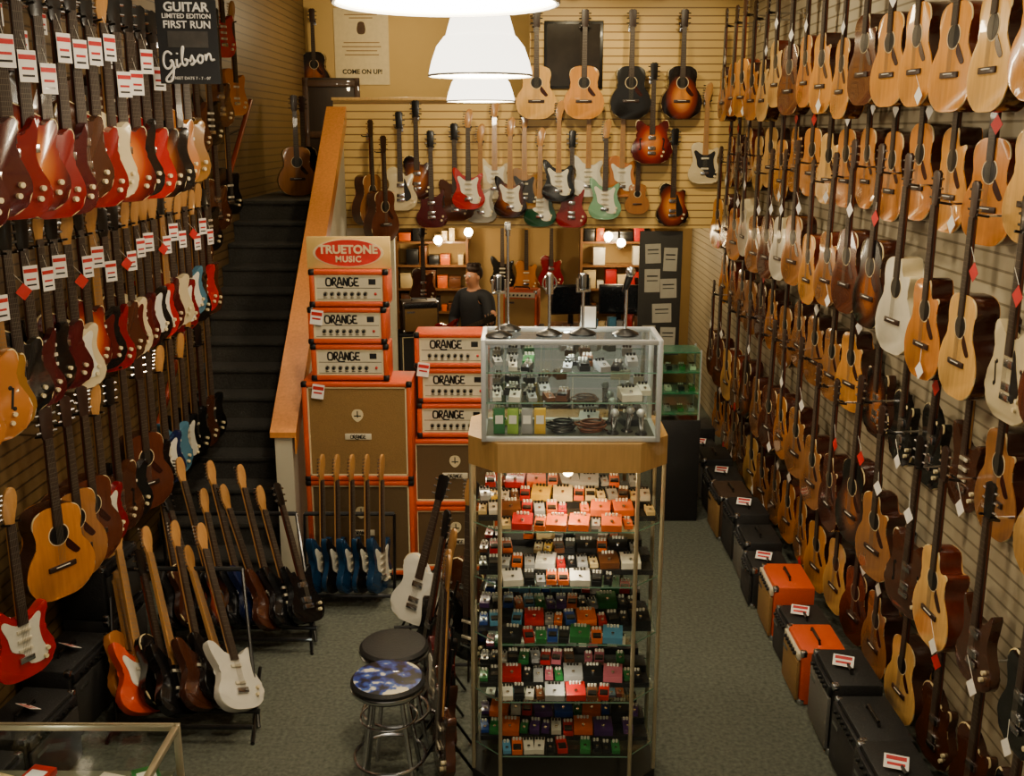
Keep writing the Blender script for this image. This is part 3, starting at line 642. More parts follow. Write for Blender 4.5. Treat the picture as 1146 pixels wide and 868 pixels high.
for si,z in enumerate(shz):
    for row in range(4):
        yy=.07+row*.135
        hw=.31 if row==0 else .425
        if row==3:hw=.40
        rz=row*.024
        if row: place('shelf_riser',bx((0,0,rz/2),(hw*2,.11,rz),BVIN),(TX,TY+yy,z+.001),0,'low black riser step on glass shelf','riser','risers in the glass tower')
        x=-hw
        while x<hw-.02:
            big=random.choice([0,0,1,2,2]);w=[.05,.095,.04][big]
            if x+w>hw+.01:break
            if random.random()<.94:
                cn=random.choice(pal[si])
                place('effects_pedal',pedal(cn,big),(TX+x+w/2,TY+yy+random.uniform(-.01,.01),z+.002+rz),R(random.uniform(-9,9)),cn+(' wide' if big==1 else '')+' effects pedal on glass shelf','effects pedal','effects pedals in the glass tower')
            x+=w+random.uniform(.005,.012)
# ---- top case
BXC,BW,BD,BZ0,BH=.242,.82,.34,TZ+.002,.475
fr=.022
k=[]
for sx in(-1,1):
    for sy in(0,1):k.append(P('corner_post',bx((sx*(BW/2-fr/2),sy*(BD-fr)+fr/2,BH/2),(fr,fr,BH),ALU,.002)))
for z in(fr/2,BH-fr/2):
    for sy in(0,1):k.append(P('frame_rail',bx((0,sy*(BD-fr)+fr/2,z),(BW-2*fr,fr,fr),ALU,.002)))
    for sx in(-1,1):k.append(P('frame_rail',bx((sx*(BW/2-fr/2),BD/2,z),(fr,BD-2*fr,fr),ALU,.002)))
xa,xb,za,zb_=-BW/2+.01,BW/2-.01,.01,BH-.01
for q in([(xa,.008,za),(xb,.008,za),(xb,.008,zb_),(xa,.008,zb_)],[(xa,.01,za),(xa,BD-.01,za),(xa,BD-.01,zb_),(xa,.01,zb_)],[(xb,.01,za),(xb,BD-.01,za),(xb,BD-.01,zb_),(xb,.01,zb_)],[(xa,.01,BH-.006),(xb,.01,BH-.006),(xb,BD-.01,BH-.006),(xa,BD-.01,BH-.006)]):
    k.append(P('glass_panel',MB().quad(q,GLASS).mesh('g')))
k.append(P('back_panel',MB().quad([(xa,BD-.008,za),(xb,BD-.008,za),(xb,BD-.008,zb_),(xa,BD-.008,zb_)],glass('mirror_glass',(.55,.64,.56,1),.6)).mesh('g')))
for hz_ in(.36,.66):
    zz=BH*hz_
    k.append(P('shelf',MB().quad([(xa,.06,zz),(xb,.06,zz),(xb,BD-.02,zz),(xa,BD-.02,zz)],SHGL).quad([(xa,.06,zz-.006),(xb,.06,zz-.006),(xb,.06,zz),(xa,.06,zz)],edge).mesh('s')))
k.append(P('floor_panel',bx((0,BD/2,.012),(BW-2*fr,BD-2*fr,.01),mat('case_floor',(70,70,60),.5))))
place('glass_showcase',k,(BXC,TY+.02,BZ0),0,'silver framed glass showcase on top of display tower','display case')
zs2=BZ0+BH*.36+.002;zs3=BZ0+BH*.66+.002
for zz,seed in((zs2,0),(zs3,1)):
    for dy in(.13,.24):
        x=-.36
        while x<.34:
            b=random.choice([0,0,1,2,2]);w=[.05,.095,.04][b]
            if random.random()<.7:
                cn=random.choice(['black','black','silver','lime','green','brown','white'] if x<0 else ['black','black','silver','black','white','brown'])
                place('effects_pedal',pedal(cn,b),(BXC+x+w/2,TY+dy+random.uniform(-.01,.01),zz),R(random.uniform(-20,20)),cn+' effects pedal on showcase shelf','effects pedal','pedals in the showcase')
            x+=w+random.uniform(.02,.04)
for i,(x,cn) in enumerate([(-.33,'lime'),(-.26,'green'),(.1,'silver'),(.3,'black')]):
    place('effects_pedal',pedal(cn,int(i>1)),(BXC+x,TY+.27,BZ0+.018),R(random.uniform(-15,15)),cn+' effects pedal on showcase floor','effects pedal','pedals in the showcase')
for x,c in((-.33,'green'),(-.265,'lime'),(-.2,'silver'),(-.14,'yellow')):
    place('boxed_accessory',MB().box((0,0,.06),(.052,.03,.12),mat('pedal_'+c,PC[c]),.002).box((0,-.016,.07),(.036,.002,.04),TAGW).mesh('ba'),(BXC+x,TY+.10,BZ0+.018),R(random.uniform(-12,12)),c+' boxed accessory standing in showcase','box','boxed accessories in the showcase')
cbm=[BLACK,mat('brown_cable',(100,50,20),.5)]
for q,x in enumerate((-.04,.1)):
    cv=bpy.data.curves.new('cable','CURVE');cv.dimensions='3D';cv.bevel_depth=.005;cv.bevel_resolution=2
    sp=cv.splines.new('NURBS');n=44;sp.points.add(n-1);sp.use_endpoint_u=True
    for i,p in enumerate(sp.points):
        a=i*.75;r=.065+.012*math.sin(i*1.3+q);p.co=(r*math.cos(a)+.01*math.sin(i*.37),r*.85*math.sin(a),.006+.0012*i,1)
    place('coiled_cable',c2m(cv,cbm[q]),(BXC+x,TY+.125,BZ0+.018),0,'loosely coiled instrument cable on showcase floor','cable','coiled cables')
smc=[P('mic_body',MB().cyl((0,0,.01),(0,0,.09),.011,CHROME,.015).mesh('a')),P('mic_grille',MB().ball((0,0,.105),.02,ALU).mesh('b')),P('mic_foot',MB().lathe([(0,0),(.03,0),(.025,.01),(0,.012)],BLACK,16).mesh('c'))]
for x,y in((.2,.1),(.27,.14),(.33,.09),(.2,.28)):
    place('small_microphone',smc,(BXC+x,TY+y,BZ0+.018),(R(random.uniform(-8,8)),R(random.uniform(-8,8)),0),'small chrome microphone standing in showcase','microphone','microphones in the showcase')
# ---- microphones
def mic(h,style):
    k=[P('base',MB().lathe([(0,0),(.062,0),(.062,.008),(.045,.018),(.014,.03),(.0,.032)],BLACK,24).mesh('b')),
       P('pole',MB().cyl((0,0,.03),(0,0,h),.007,CHROME,seg=10).mesh('p'))]
    m=MB()
    if style==0:
        m.box((0,0,h+.045),(.045,.036,.08),CHROME,.016,seg=3)
        for i in range(5):m.box((-.018+i*.009,0,h+.045),(.003,.04,.065),BLACK)
        k.append(P('grille',m.mesh('g')))
        k.append(P('yoke',MB().box((0,0,h+.0),(.066,.012,.01),CHROME,.002).box((-.03,0,h+.03),(.006,.012,.06),CHROME).box((.03,0,h+.03),(.006,.012,.06),CHROME).mesh('y')))
    elif style==1:
        m.cyl((0,.02,h-.01),(0,-.03,h+.07),.013,BLACK,.018);m.ball((0,-.038,h+.085),.024,CHROME)
        k.append(P('grille',m.mesh('g')))
    elif style==3:
        m.cyl((0,0,h),(0,0,h+.03),.012,CHROME,.012);m.box((0,0,h+.045),(.03,.02,.04),WHITE,.006);k.append(P('grille',m.mesh('g')))
    else:
        m.cyl((0,0,h),(0,0,h+.08),.018,CHROME,.02);m.ball((0,0,h+.08),.02,CHROME);
        k.append(P('grille',m.mesh('g')));k.append(P('ring',MB().torus((0,0,h+.05),.034,.004,CHROME,20,6,'Y').mesh('r')))
    return k
for px,yy,h,st in [(-.33,.08,.2,0),(-.29,.24,.44,3),(-.1,.12,.19,2),(.055,.14,.2,0),(.25,.12,.21,1)]:
    place('microphone',mic(h,st),(BXC+px,TY+.02+yy,BZ0+BH+.001),R(20),'vintage chrome microphone on round desk stand','microphone','microphones on the showcase')
place('card_holder',[P('card',bx((0,0,.055),(.07,.004,.1),TAGW)),P('frame',MB().box((0,.004,.055),(.08,.004,.11),BLACK).box((0,.015,.003),(.08,.04,.006),BLACK).mesh('f'))],(BXC+.09,TY+.3,BZ0+BH+.001),R(-8),'small black framed price card beside microphones','sign')

# ---------------------------------------------------------------- stools
gr=mat('stool_graphic',(20,24,60),.4,var=1,coat=.2)
nt=gr.node_tree;nz=[n for n in nt.nodes if n.type=='TEX_NOISE'][0]
rp=nt.nodes.new('ShaderNodeValToRGB');e=rp.color_ramp.elements;e[0].color=srgb(10,10,14);e[0].position=.44;e[1].color=srgb(215,205,175);e[1].position=.6
q=e.new(.5);q.color=srgb(24,44,130);q=e.new(.55);q.color=srgb(50,90,160)
nt.links.new(nz.outputs['Fac'],rp.inputs[0]);nt.links.new(rp.outputs[0],nt.nodes['Principled BSDF'].inputs['Base Color']);nz.inputs['Scale'].default_value=11
def stool(topm,H=.66):
    k=[P('seat',MB().lathe([(0,H-.07),(.17,H-.07),(.185,H-.05),(.185,H-.02),(.17,H-.004)],BVIN,36).lathe([(.17,H-.004),(.12,H+.003),(0,H+.005)],topm,36).mesh('s')),
       P('seat_band',MB().lathe([(.186,H-.055),(.189,H-.045),(.186,H-.035)],CHROME,36).mesh('sb'))]
    for i in range(4):
        a=R(45+90*i);k.append(P('leg',MB().cyl((.1*math.cos(a),.1*math.sin(a),H-.07),(.2*math.cos(a),.2*math.sin(a),0),.012,CHROME,seg=10).mesh('l')))
    k.append(P('foot_ring',MB().torus((0,0,.2),.178,.009,CHROME,36).mesh('fr')));k.append(P('foot_ring',MB().torus((0,0,.42),.14,.006,CHROME,36).mesh('fr')))
    return k
place('bar_stool',stool(gr,.64),(-.645,4.6,0),0,'chrome bar stool with blue and white patterned black seat','stool','bar stools')
place('bar_stool',stool(BVIN,.6),(-.665,5.02,0),R(20),'chrome bar stool with plain black seat','stool','bar stools')

# ---------------------------------------------------------------- glass counter
k=[];cw,cd,ch=1.38,.75,1.0
k.append(P('base',bx((0,0,.2),(cw,cd,.4),BVIN,.005)))
for sx in(-1,1):
    for sy in(-1,1):k.append(P('corner_post',bx((sx*(cw/2-.012),sy*(cd/2-.012),.7),(.024,.024,.6),frm,.002)))
for sy in(-1,1):k.append(P('frame_rail',bx((0,sy*(cd/2-.012),ch-.012),(cw-.05,.024,.024),frm,.002)))
for sx in(-1,1):k.append(P('frame_rail',bx((sx*(cw/2-.012),0,ch-.012),(.024,cd-.05,.024),frm,.002)))
hx,hy=cw/2-.012,cd/2-.012
k.append(P('glass_top',MB().quad([(-hx,-hy,ch),(hx,-hy,ch),(hx,hy,ch),(-hx,hy,ch)],GLASS).mesh('g')))
k.append(P('glass_panel',MB().quad([(-hx,hy,.4),(hx,hy,.4),(hx,hy,ch),(-hx,hy,ch)],GLASS).mesh('g')));k.append(P('glass_panel',MB().quad([(hx,-hy,.4),(hx,hy,.4),(hx,hy,ch),(hx,-hy,ch)],GLASS).mesh('g')))
k.append(P('shelf',bx((0,0,.80),(cw-.06,cd-.06,.008),mat('case_shelf',(96,100,84),.4))))
place('glass_counter',k,(-2.02,3.23,0),0,'low glass display counter with brass coloured frame','display counter')
for i in range(9):
    cn=random.choice(['green','white','black','cream','red','silver'])
    place('small_package',MB().box((0,0,.015),(.1,.13,.03),mat('pedal_'+cn,PC[cn]),.003).box((0,0,.0305),(.07,.06,.001),TAGW if cn!='white' else RED).mesh('ps'),(-2.6+i*.145,3.40+.05*(i%3),.805),R(random.uniform(-30,30)),cn+' flat accessory package inside glass counter','package','packages inside the counter')

# ---------------------------------------------------------------- pendant lamps
shade=mat('lamp_shade_white',(255,244,222),.5,emit=5.0,var=.02)
def pendant():
    outer=[(.225,0),(.222,.02),(.212,.06),(.19,.12),(.158,.16),(.15,.165),(.14,.2),(.125,.25),(.1,.29),(.06,.31),(.03,.315)]
    return [P('lamp_shade',MB().lathe(outer,shade,40).mesh('ls')),P('rim',MB().torus((0,0,0),.224,.005,ALU,40,6).mesh('rm')),
      P('bulb',MB().ball((0,0,.1),.05,mat('bulb_white',(255,240,210),.5,emit=14)).mesh('b')),
      P('cap',MB().lathe([(.035,.31),(.035,.37),(.012,.4),(0,.4)],ALU,20).mesh('c')),P('cord',MB().cyl((0,0,.39),(0,0,1.4),.006,BLACK,seg=8).mesh('cd'))]
def light(kind,loc,e,col,size=.1,rot=None,spot=None):
    l=bpy.data.lights.new('light',kind);l.energy=e;l.color=col
    if kind=='AREA':l.size=size
    else:l.shadow_soft_size=size
    if spot:l.spot_size=R(spot);l.spot_blend=.6
    o=bpy.data.objects.new('light',l);C.objects.link(o);o.location=loc
    if rot:o.rotation_euler=rot
    return o
WARM=(1,.82,.54)
pkit=pendant()
for x,y,z in((-.145,2.18,3.51),(-.165,4.66,3.495),(-.25,7.05,3.455)):
    place('pendant_lamp',pkit,(x,y,z),0,'white bell shaped pendant lamp hanging on cord','lamp','row of pendant lamps')
    light('POINT',(x,y,z-.01),75,WARM,.12)
def spotkit():
    return [P('bracket',MB().cyl((0,0,0),(0,0,-.12),.01,WHITE,seg=8).torus((0,0,-.15),.04,.008,WHITE,20,6,'Y').mesh('br')),P('lamp_head',MB().lathe([(0,.05),(.03,.045),(.04,0),(.05,-.07),(.045,-.07),(.0,-.03)],WHITE,20).mesh('lh'),(0,-.03,-.2),(R(20),0,0))]
for x,y in((.52,10.0),(1.45,10.0),(-2.1,9.6),(-.3,12.4)):
    place('track_spotlight',spotkit(),(x,y,4.9),0,'small white ceiling spotlight','lamp','ceiling spotlights')
def aim(loc,tgt): return (Vector(tgt)-Vector(loc)).to_track_quat('-Z','Y').to_euler()
for x,y,e in((.5,3.4,115),(.5,5.4,115),(.5,7.6,125)):  # extra spots added above view to light the right wall, no fixtures modelled
    light('SPOT',(x,y,4.8),e,(1,.84,.56),.06,aim((x,y,4.8),(2.2,y+.3,2.0)),120)
for x,e in((-.8,120),(.5,150),(1.6,90)):
    light('SPOT',(x,8.8,4.8),e,(1,.80,.46),.08,aim((x,8.8,4.8),(x,10.6,3.0)),85)
for x,y,e in((-.5,3.8,80),(-.6,5.4,80),(-.9,7.2,60)):  # same kind of added spots for the left wall, no fixtures modelled
    light('SPOT',(x,y,4.8),e,(1,.84,.6),.06,aim((x,y,4.8),(-2.4,y+.2,2.0)),115)
light('SPOT',(-.4,5.2,4.8),80,(1,.84,.6),.1,aim((-.4,5.2,4.8),(-.9,7.1,1.2)),55)
light('SPOT',(-2.1,8.0,4.8),35,(1,.84,.6),.1,aim((-2.1,8.0,4.8),(-2.2,8.6,1.2)),75)  # added spot that brightens the stairs, no fixture modelled
light('SPOT',(.9,5.0,4.8),70,(1,.88,.66),.2,aim((.9,5.0,4.8),(1.2,6.4,0)),80)
light('SPOT',(-1.0,4.6,4.8),50,(1,.88,.66),.2,aim((-1.0,4.6,4.8),(-1.4,5.6,0)),70)
light('POINT',(-1.4,12.4,4.5),55,(1,.78,.45),.12)
light('POINT',(TX,TY+.1,TZ-.2),9,(1,.76,.42),.03)
light('POINT',(TX,TY+.04,1.3),3,(1,.85,.6),.03)
light('POINT',(TX,TY+.04,.7),2,(1,.85,.6),.03)
light('POINT',(BXC,TY+.14,BZ0+BH-.04),2.5,(.94,1,.84),.03)
light('POINT',(-1.9,3.2,.96),2.5,(.95,1,.85),.03)  # added fill light inside the glass counter, no bulb modelled

# ---------------------------------------------------------------- banner and posters
BB=mat('banner_black',(18,18,20),.5)
GIB=[[(.42,.82),(.3,1.0),(.08,.95),(-.02,.6),(.05,.28),(.25,.25),(.4,.45),(.42,.6),(.28,.55),(.46,.56),(.42,.1),(.3,-.3),(.05,-.3),(.0,-.15),(.2,0),(.55,.3)],
 [(.62,.6),(.58,.3),(.66,.24),(.8,.4)],[(.66,.8),(.68,.86)],
 [(.86,.55),(.98,.95),(1.0,1.1),(.9,1.0),(.84,.4),(.95,.24),(1.1,.35),(1.08,.55),(.95,.5),(1.2,.45)],
 [(1.22,.4),(1.36,.68),(1.34,.6),(1.44,.4),(1.36,.24),(1.22,.28),(1.4,.3),(1.55,.42)],
 [(1.75,.62),(1.6,.55),(1.58,.35),(1.7,.24),(1.84,.34),(1.82,.55),(1.72,.62),(1.9,.5)],
 [(1.98,.6),(1.96,.26),(2.02,.5),(2.15,.62),(2.22,.5),(2.2,.26),(2.4,.32)]]
gl=script([[(x-1.2,z-.4) for x,z in s] for s in GIB],.108,.115,.0062,TAGW,.12)
k=[P('cloth',bx((0,0,.28),(.3,.004,.58),BB)),
 P('lettering',text('GUITAR',.062,TAGW,.0008,0,.0018),(0,-.004,.365),UP),P('lettering',text('LIMITED EDITION',.031,TAGW,.0008,0,.0006),(0,-.004,.322),UP),
 P('lettering',text('FIRST RUN',.05,TAGW,.0008,0,.001),(0,-.004,.28),UP),P('lettering',gl,(0,-.006,.1),(0,R(-10),0),'white script lettering'),
 P('lettering',text('STREET DATE 7 - 7 - 07',.02,TAGW,.0008),(0,-.004,.018),UP),
 P('portrait_panel',bx((0,-.003,.21),(.2,.002,.08),mat('portrait_grey',(60,56,52),.6,var=.8,scale=14))),
 P('dowel',MB().cyl((-.16,0,.57),(.16,0,.57),.008,CHROME).mesh('d')),P('cord',MB().cyl((-.13,0,.57),(-.13,0,1.38),.003,BLACK,seg=6).cyl((.13,0,.57),(.13,0,1.38),.003,BLACK,seg=6).mesh('c'))]
place('hanging_banner',k,(-1.70,5.55,3.51),R(10),'black cloth banner with white lettering hanging from ceiling','banner')
INK=mat('ink_brown',(80,56,34),.6,var=.5,scale=20)
INKL=mat('ink_pale',(150,118,70),.6,var=.2,scale=20)
k=[P('sheet',bx((0,0,.47),(.7,.01,.94),mat('poster_cream',(230,214,170),.6))),P('lettering',text('COME ON UP!',.08,BLACK,.001,0,.0025),(0,-.0065,.16),UP),
 P('portrait',MB().prism(cr([(0,.0),(.04,.01),(.055,.05),(.05,.1),(.03,.15),(-.03,.15),(-.05,.1),(-.055,.05),(-.04,.01)],3),-.010,-.004,INK,INK).mesh('p'),(0,0,.62))]
for z,w in((.86,.42),(.82,.3),(.52,.46),(.47,.5),(.42,.4),(.37,.44)):k.append(P('printed_line',bx((0,-.006,z),(w,.003,.012),INKL)))
place('wall_poster',k,(-2.02,13.89,3.85),0,'cream paper poster with small portrait and black lettering','poster')
k=[P('frame',bx((0,0,.33),(.58,.02,.64),BLACK,.003)),P('picture',bx((0,-.011,.33),(.52,.004,.58),mat('dark_picture',(46,40,34),.15,var=.6,scale=6)))]
place('framed_picture',k,(.54,YB-.012,3.66),0,'dark framed picture behind acoustic guitars','picture')

# ---- landing things
place('acoustic_guitar',acoustic(SPR[3],SIDE1),(-2.35,11.1,2.605),R(20),'worn acoustic guitar standing on upper landing','acoustic guitar')
place('acoustic_guitar',acoustic(SBT,SIDE1),(-2.3,11.4,2.605),R(-10),'dark sunburst acoustic guitar standing on upper landing','acoustic guitar')
dk=wood('dark_board',(56,40,26),.5)
k=[P('panel',bx((0,0,.62),(.62,.04,1.2),dk,.005))]+[P('cross_piece',bx((0,-.03,z),(.62,.03,.07),wood('brown_board',(90,60,32),.5),.004)) for z in(.1,.62,1.16)]+[P('upright',bx((sx*.28,-.03,.62),(.06,.03,1.2),wood('brown_board2',(84,54,30),.5),.004)) for sx in(-1,1)]
place('wooden_gate',k,(-2.05,11.7,2.61),R(8),'dark brown wooden gate panel standing on upper landing','gate')
place('acoustic_guitar',acoustic(SBT,SIDE1),(-2.62,13.82,3.75),0,'dark tobacco acoustic guitar hanging on far cream wall','acoustic guitar')
hanger((-2.62,13.82,3.75),0,.07,.865)

# ---------------------------------------------------------------- back room
bulb=mat('back_bulb',(255,220,160),.5,emit=60)
for x,z in((-1.0,1.95),(-.62,2.05),(1.12,2.0),(1.28,1.92)):
    place('wall_lamp',[P('bulb',MB().ball((0,-.1,0),.055,bulb).mesh('b')),P('arm',MB().cyl((0,.0,-.05),(0,-.1,-.04),.01,CHROME).mesh('a')),P('mount',MB().cyl((0,0,-.05),(0,.03,-.05),.04,CHROME).mesh('m'))],(x,12.95,z),0,'bare globe lamp on shelf unit in back room','lamp','back room lamps')
light('POINT',(-.9,12.6,1.9),28,(1,.76,.42),.06);light('POINT',(1.2,12.6,1.95),28,(1,.78,.44),.06);light('POINT',(-.9,10.85,2.1),9,(1,.84,.58),.1)  # last point light is added fill to brighten the man, no lamp there
k=combo(.38,.28,.42,ORANGE,TANG,PANEL);place('combo_amplifier',k,(.04,11.45,1.13),R(-10),'orange combo amplifier on black cabinet in back room','amplifier')
place('speaker_cabinet',cab(.5,.36,1.12,BVIN,DG,False),(.05,11.45,.003),0,'tall black speaker cabinet in back room','speaker cabinet')
ds=wood('desk_wood',(110,72,38),.4)
struct('wall_partition',bx((-.25,13.45,1.17),(5.0,.1,2.34),mat('back_wall',(176,142,86),.8,var=.2,scale=2)),'tan wall of back room')
place('desk',[P('top',bx((0,0,1.08),(1.3,.6,.04),ds,.004)),P('front_panel',bx((0,-.26,.53),(1.24,.03,1.06),ds,.003)),P('leg',bx((-.6,0,.53),(.04,.56,1.06),ds)),P('leg',bx((.6,0,.53),(.04,.56,1.06),ds))],(1.0,11.6,0),0,'brown wooden service counter in back room','desk')
scr=mat('screen_dark',(26,30,36),.15,var=.2)
mon=lambda:[P('casing',MB().box((0,0,.3),(.46,.05,.34),BLACK,.01).mesh('c')),P('screen',bx((0,-.027,.3),(.42,.004,.29),scr)),P('stand',MB().box((0,.0,.07),(.06,.03,.14),BLACK).lathe([(0,0),(.12,0),(.11,.012),(0,.015)],BLACK,24).mesh('s'))]
for x,z,r in((.6,1.101,8),(1.15,1.101,-6)):
    place('computer_monitor',mon(),(x,11.65,z),R(r),'black computer monitor on service counter','monitor','monitors on the service counter')
for i in range(12):
    cn=random.choice(['white','cream','red','silver','brown','light blue']);w=random.uniform(.06,.09);h=random.uniform(.03,.16)
    mm=mat('pedal_'+cn.replace(' ','_'),PC[cn])
    place('storage_box',[P('box_body',bx((0,0,h/2),(w,.08,h),mm,.004)),P('box_lid',bx((0,0,h+.003),(w+.006,.086,.012),mm,.003))],(.45+i*.1,11.40,1.103),R(random.uniform(-20,20)),cn+' small box on service counter','box','boxes on the service counter')
sh=[P('side_panel',bx((sx*.45,0,1.08),(.03,.3,2.16),ds)) for sx in(-1,1)]+[P('shelf',bx((0,0,z),(.87,.29,.025),ds)) for z in(.1,.55,1.0,1.3,1.6,1.9)]
for X in(-1.1,1.25):
    place('shelf_unit',sh,(X,13.2,0),0,'brown open wooden shelf unit in back room','shelf','shelf units in the back room')
    for zi,z in enumerate((1.0,1.3,1.6,1.9)):
        x=-.41
        while x<.34:
            w=random.uniform(.05,.16);h=random.uniform(.06,.24)
            if x+w>.42:break
            cn=random.choice(['white','cream','brown','brown','red','black','silver','orange','cream'])
            mm=mat('pedal_'+cn.replace(' ','_'),PC[cn])
            if random.random()<.75:
                place('storage_box',[P('box_body',bx((0,0,h/2),(w,.2,h),mm,.004)),P('box_lid',bx((0,0,h+.004),(w+.006,.206,.02),mm,.003))],(X+x+w/2,13.2,z+.013),R(random.uniform(-4,4)),cn+' cardboard storage box on back room shelf','box','boxes on the back room shelves')
            x+=w+.02
for X,yy,zb,s in((-1.15,12.3,1.25,'lp walnut brown'),(-.2,13.2,1.3,'st black'),(.1,13.2,1.25,'te natural amber'),(.42,13.2,1.3,'lp cherry red'),(1.5,12.2,1.2,'sg deep wine red')):
    sh_,cn=s.split(' ',1)
    place('electric_guitar',ek(sh_,cn,None,ROSE),(X,yy,zb),R(random.uniform(-30,30)),cn+' '+SHN[sh_]+' hanging in back room','electric guitar','guitars in the back room')
    place('ceiling_hook',MB().cyl((0,0,0),(0,0,2.36-(zb+.82)),.006,CHROME,seg=6).cyl((-.035,0,0),(.035,0,0),.006,BLACK,seg=6).mesh('chk'),(X,yy,zb+.82),0,'thin metal ceiling hook holding a guitar','hook','ceiling hooks in the back room')
place('speaker_cabinet',cab(.5,.36,1.0,BVIN,DG,False),(-1.15,11.8,.003),R(10),'black speaker cabinet beside man','speaker cabinet')
place('combo_amplifier',combo(.42,.28,.36,mat('brown_vinyl',(60,42,28),.6),TANG,PB),(-1.15,11.8,1.006),R(14),'brown combo amplifier on speaker cabinet','amplifier')
place('speaker_cabinet',cab(.55,.3,.9,BVIN,DG,False),(.8,10.2,.003),R(-6),'black speaker cabinet before the opening','speaker cabinet')
place('combo_amplifier',combo(.5,.28,.42,BVIN,SILV,PB),(.8,10.2,.906),R(-4),'black combo amplifier with silver grille on cabinet','amplifier')
place('notice_board',[P('board',bx((0,0,0),(.44,.03,1.3),mat('board_grey',(40,38,34),.7),.004))],(1.47,YB+.02,1.62),0,'dark notice panel beside opening','board')
for x,z,w,h in((-.08,.42,.16,.2),(.1,.36,.14,.24),(-.08,.14,.16,.24),(.09,.06,.17,.2),(.03,-.2,.2,.2),(-.1,-.42,.14,.18),(.1,-.45,.16,.2)):
    place('paper_notice',MB().box((0,0,0),(w,.002,h),mat('notice_grey',(160,156,142),.6)).box((0,-.0015,h*.2),(w*.7,.001,h*.06),BB).box((0,-.0015,0),(w*.7,.001,h*.04),BB).mesh('pn'),(1.47+x,YB+.003,1.62+z),(0,R(random.uniform(-3,3)),0),'grey white paper notice pinned on dark panel','paper','notices on the dark panel')
gg=mat('green_glass_edge',(70,120,96),.15,var=.1)
k=[P('base_cabinet',bx((0,0,.45),(.36,.32,.9),BVIN,.004))]+[P('shelf',bx((0,0,z),(.33,.29,.012),gg)) for z in(.95,1.13,1.31,1.48)]
k+=[P('post',bx((sx*.16,sy*.14,1.2),(.015,.015,.6),ALU)) for sx in(-1,1) for sy in(-1,1)]
k+=[P('glass_panel',MB().quad([(-.16,-.148,.9),(.16,-.148,.9),(.16,-.148,1.48),(-.16,-.148,1.48)],glass('green_glass',(.7,.95,.82,1),.08)).mesh('g'))]
place('glass_shelf_unit',k,(1.36,8.5,0),0,'short green tinted glass case on black base cabinet','display case')
for z in(.957,1.137,1.317):
    for x in(-.09,.02,.11):
        cn=random.choice(['white','silver','black','green'])
        place('effects_pedal',pedal(cn),(1.36+x,8.47,z),0,cn+' effects pedal in green glass case','effects pedal','pedals in the green glass case')

# ---------------------------------------------------------------- person
SKIN=mat('skin',(196,136,100),.55,var=.06);SHIRT=mat('shirt_black',(24,24,28),.8);JEAN=mat('jeans',(30,38,58),.85);HAIR=mat('hair_brown',(52,34,22),.7,var=.4,scale=60)
def skin(name,verts,edges,radii,m,parent,lv=2):
    me=bpy.data.meshes.new(name);me.from_pydata(verts,edges,[]);me.materials.append(m)
    o=bpy.data.objects.new(name,me);C.objects.link(o);o.parent=parent
    s=o.modifiers.new('s','SKIN');s.use_smooth_shade=True
    for i,r in enumerate(radii):
        v=me.skin_vertices[0].data[i];v.radius=(r if isinstance(r,tuple) else (r,r));v.use_root=(i==0)
    q=o.modifiers.new('u','SUBSURF');q.levels=lv;q.render_levels=lv
    return o
PX,PY=-.47,11.0
PS=1.07;PR_=-38
pr=place('person',[],(PX,PY,0),R(PR_),'man with short brown hair in dark shirt standing playing electric guitar','person',scale=PS)
V=[(0,0,.95),(0,0,1.15),(0,-.005,1.33),(0,0,1.45),(0,-.015,1.53),(0,-.04,1.61),(0,-.035,1.70)];RR=[(.15,.11),(.135,.1),(.155,.11),(.09,.07),.05,(.072,.085),(.07,.08)];E=[(i,i+1) for i in range(6)]
def addc(par_,pts,rs):
    p=par_
    for q,r in zip(pts,rs):
        V.append(q);RR.append(r);E.append((p,len(V)-1));p=len(V)-1
    return p
for sx,el,wr,pa in((-1,(-.27,-.03,1.16),(-.09,-.21,1.08),(-.03,-.235,1.06)),(1,(.29,-.1,1.2),(.44,-.27,1.27),(.47,-.29,1.32))):
    w=addc(3,[(sx*.17,0,1.43),el,wr,pa],[.058,.042,.028,.03])
    d=(Vector(pa)-Vector(wr)).normalized();side=d.cross(Vector((0,1,0))).normalized()
    for f,ln_ in enumerate((.06,.072,.075,.068,.055)):
        base=Vector(pa)+side*(.028-.014*f)+d*.01
        addc(w,[tuple(base+d*ln_*.5),tuple(base+d*ln_*.8+Vector((0,.025,0)))],[.009,.007])
for sx in(-1,1): addc(0,[(sx*.1,0,.9),(sx*.11,-.02,.5),(sx*.12,.02,.09),(sx*.13,-.12,.035)],[.085,.055,.042,.035])
skin('body',V,E,RR,SKIN,pr)
sv=[(0,0,.9),(0,0,1.15),(0,-.005,1.33),(0,0,1.46),(-.175,0,1.435),(-.27,-.03,1.16),(-.13,-.17,1.1),(.175,0,1.435),(.29,-.1,1.2),(.41,-.24,1.26)]
skin('shirt',sv,[(0,1),(1,2),(2,3),(3,4),(4,5),(5,6),(3,7),(7,8),(8,9)],[(.175,.135),(.16,.125),(.18,.135),(.1,.08),.078,.06,.045,.078,.06,.045],SHIRT,pr)
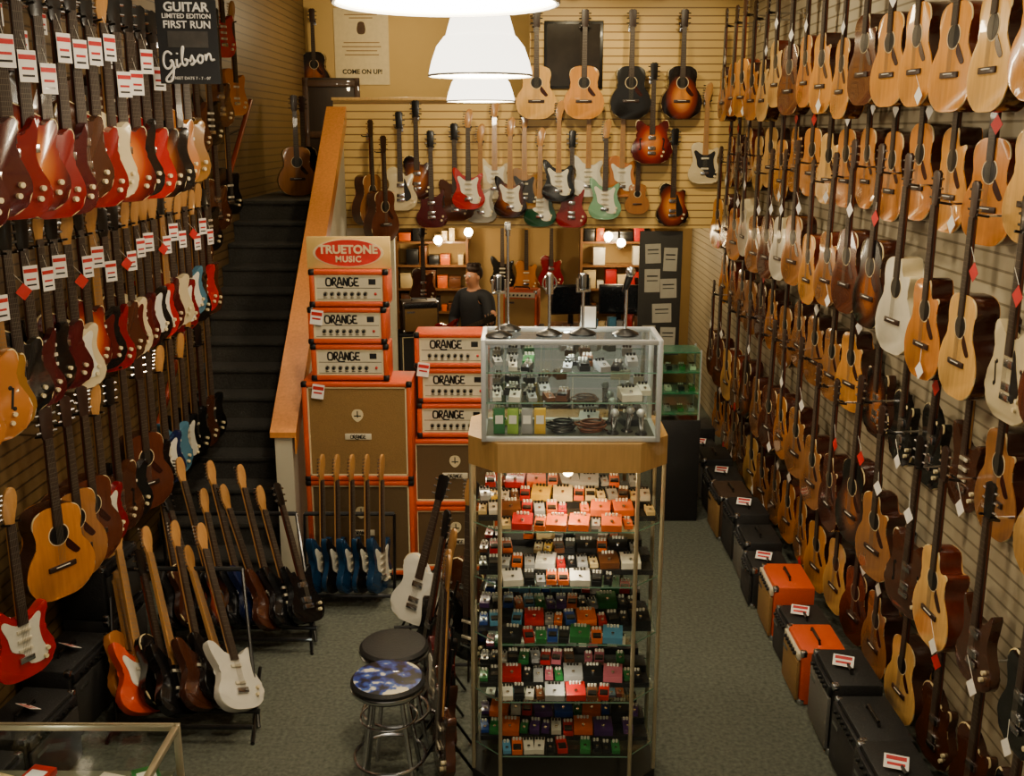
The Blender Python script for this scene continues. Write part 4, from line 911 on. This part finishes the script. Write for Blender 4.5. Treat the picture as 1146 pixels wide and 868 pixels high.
skin('trousers',[(0,0,.96),(-.1,0,.88),(-.11,-.02,.5),(-.12,.02,.1),(.1,0,.88),(.11,-.02,.5),(.12,.02,.1)],[(0,1),(1,2),(2,3),(0,4),(4,5),(5,6)],[(.16,.12),.1,.075,.06,.1,.075,.06],JEAN,pr)
hb=MB().ball((0,-.008,1.722),.082,HAIR,(.92,1.0,.62)).ball((0,.022,1.675),.08,HAIR,(.98,.78,1.05))
for i in range(10):
    a=i*.63;hb.ball((.05*math.cos(a),-.012+.05*math.sin(a),1.755),.024,HAIR,(1,1,.8),8)
_part(P('hair',hb.mesh('hr')),pr)
eym=MB().ball((0,0,0),.011,WHITE).ball((0,-.007,0),.006,BLACK).mesh('ey')
_part(P('eye',eym,(-.03,-.112,1.65)),pr);_part(P('eye',eym,(.03,-.112,1.65)),pr)
_part(P('nose',MB().ball((0,-.12,1.622),.014,SKIN,(.8,1.2,1.5)).mesh('ns')),pr);_part(P('mouth',MB().ball((0,-.114,1.583),.02,mat('lips',(150,80,70),.5),(1,.4,.3)).mesh('mo')),pr)
for sx in(-1,1):_part(P('ear',MB().ball((sx*.078,-.03,1.63),.022,SKIN,(.4,.8,1.2)).mesh('er')),pr)
A=Matrix.Rotation(R(PR_),3,'Z')
b=A@(Vector((-.28,-.27,1.0))*PS)+Vector((PX,PY,0));h=A@(Vector((.62,-.34,1.36))*PS)+Vector((PX,PY,0))
lean('electric_guitar',ek('sg','cherry red',None,ROSE),b,h,(-.6,-1,.1),'cherry red twin horned electric guitar held by man','electric guitar',None)

# ---------------------------------------------------------------- camera + world
cam=bpy.data.cameras.new('camera');cam.sensor_width=36;cam.lens=36.13
co=bpy.data.objects.new('camera',cam);C.objects.link(co);co.location=(0,0,3.26);co.rotation_euler=(R(76),0,R(.35))
bpy.context.scene.camera=co
w=bpy.data.worlds.new('world');bpy.context.scene.world=w;w.use_nodes=True
bg=w.node_tree.nodes['Background'];bg.inputs[0].default_value=(1,.9,.7,1);bg.inputs[1].default_value=.42  # warm ambient fill, let in through the front left open behind the camera
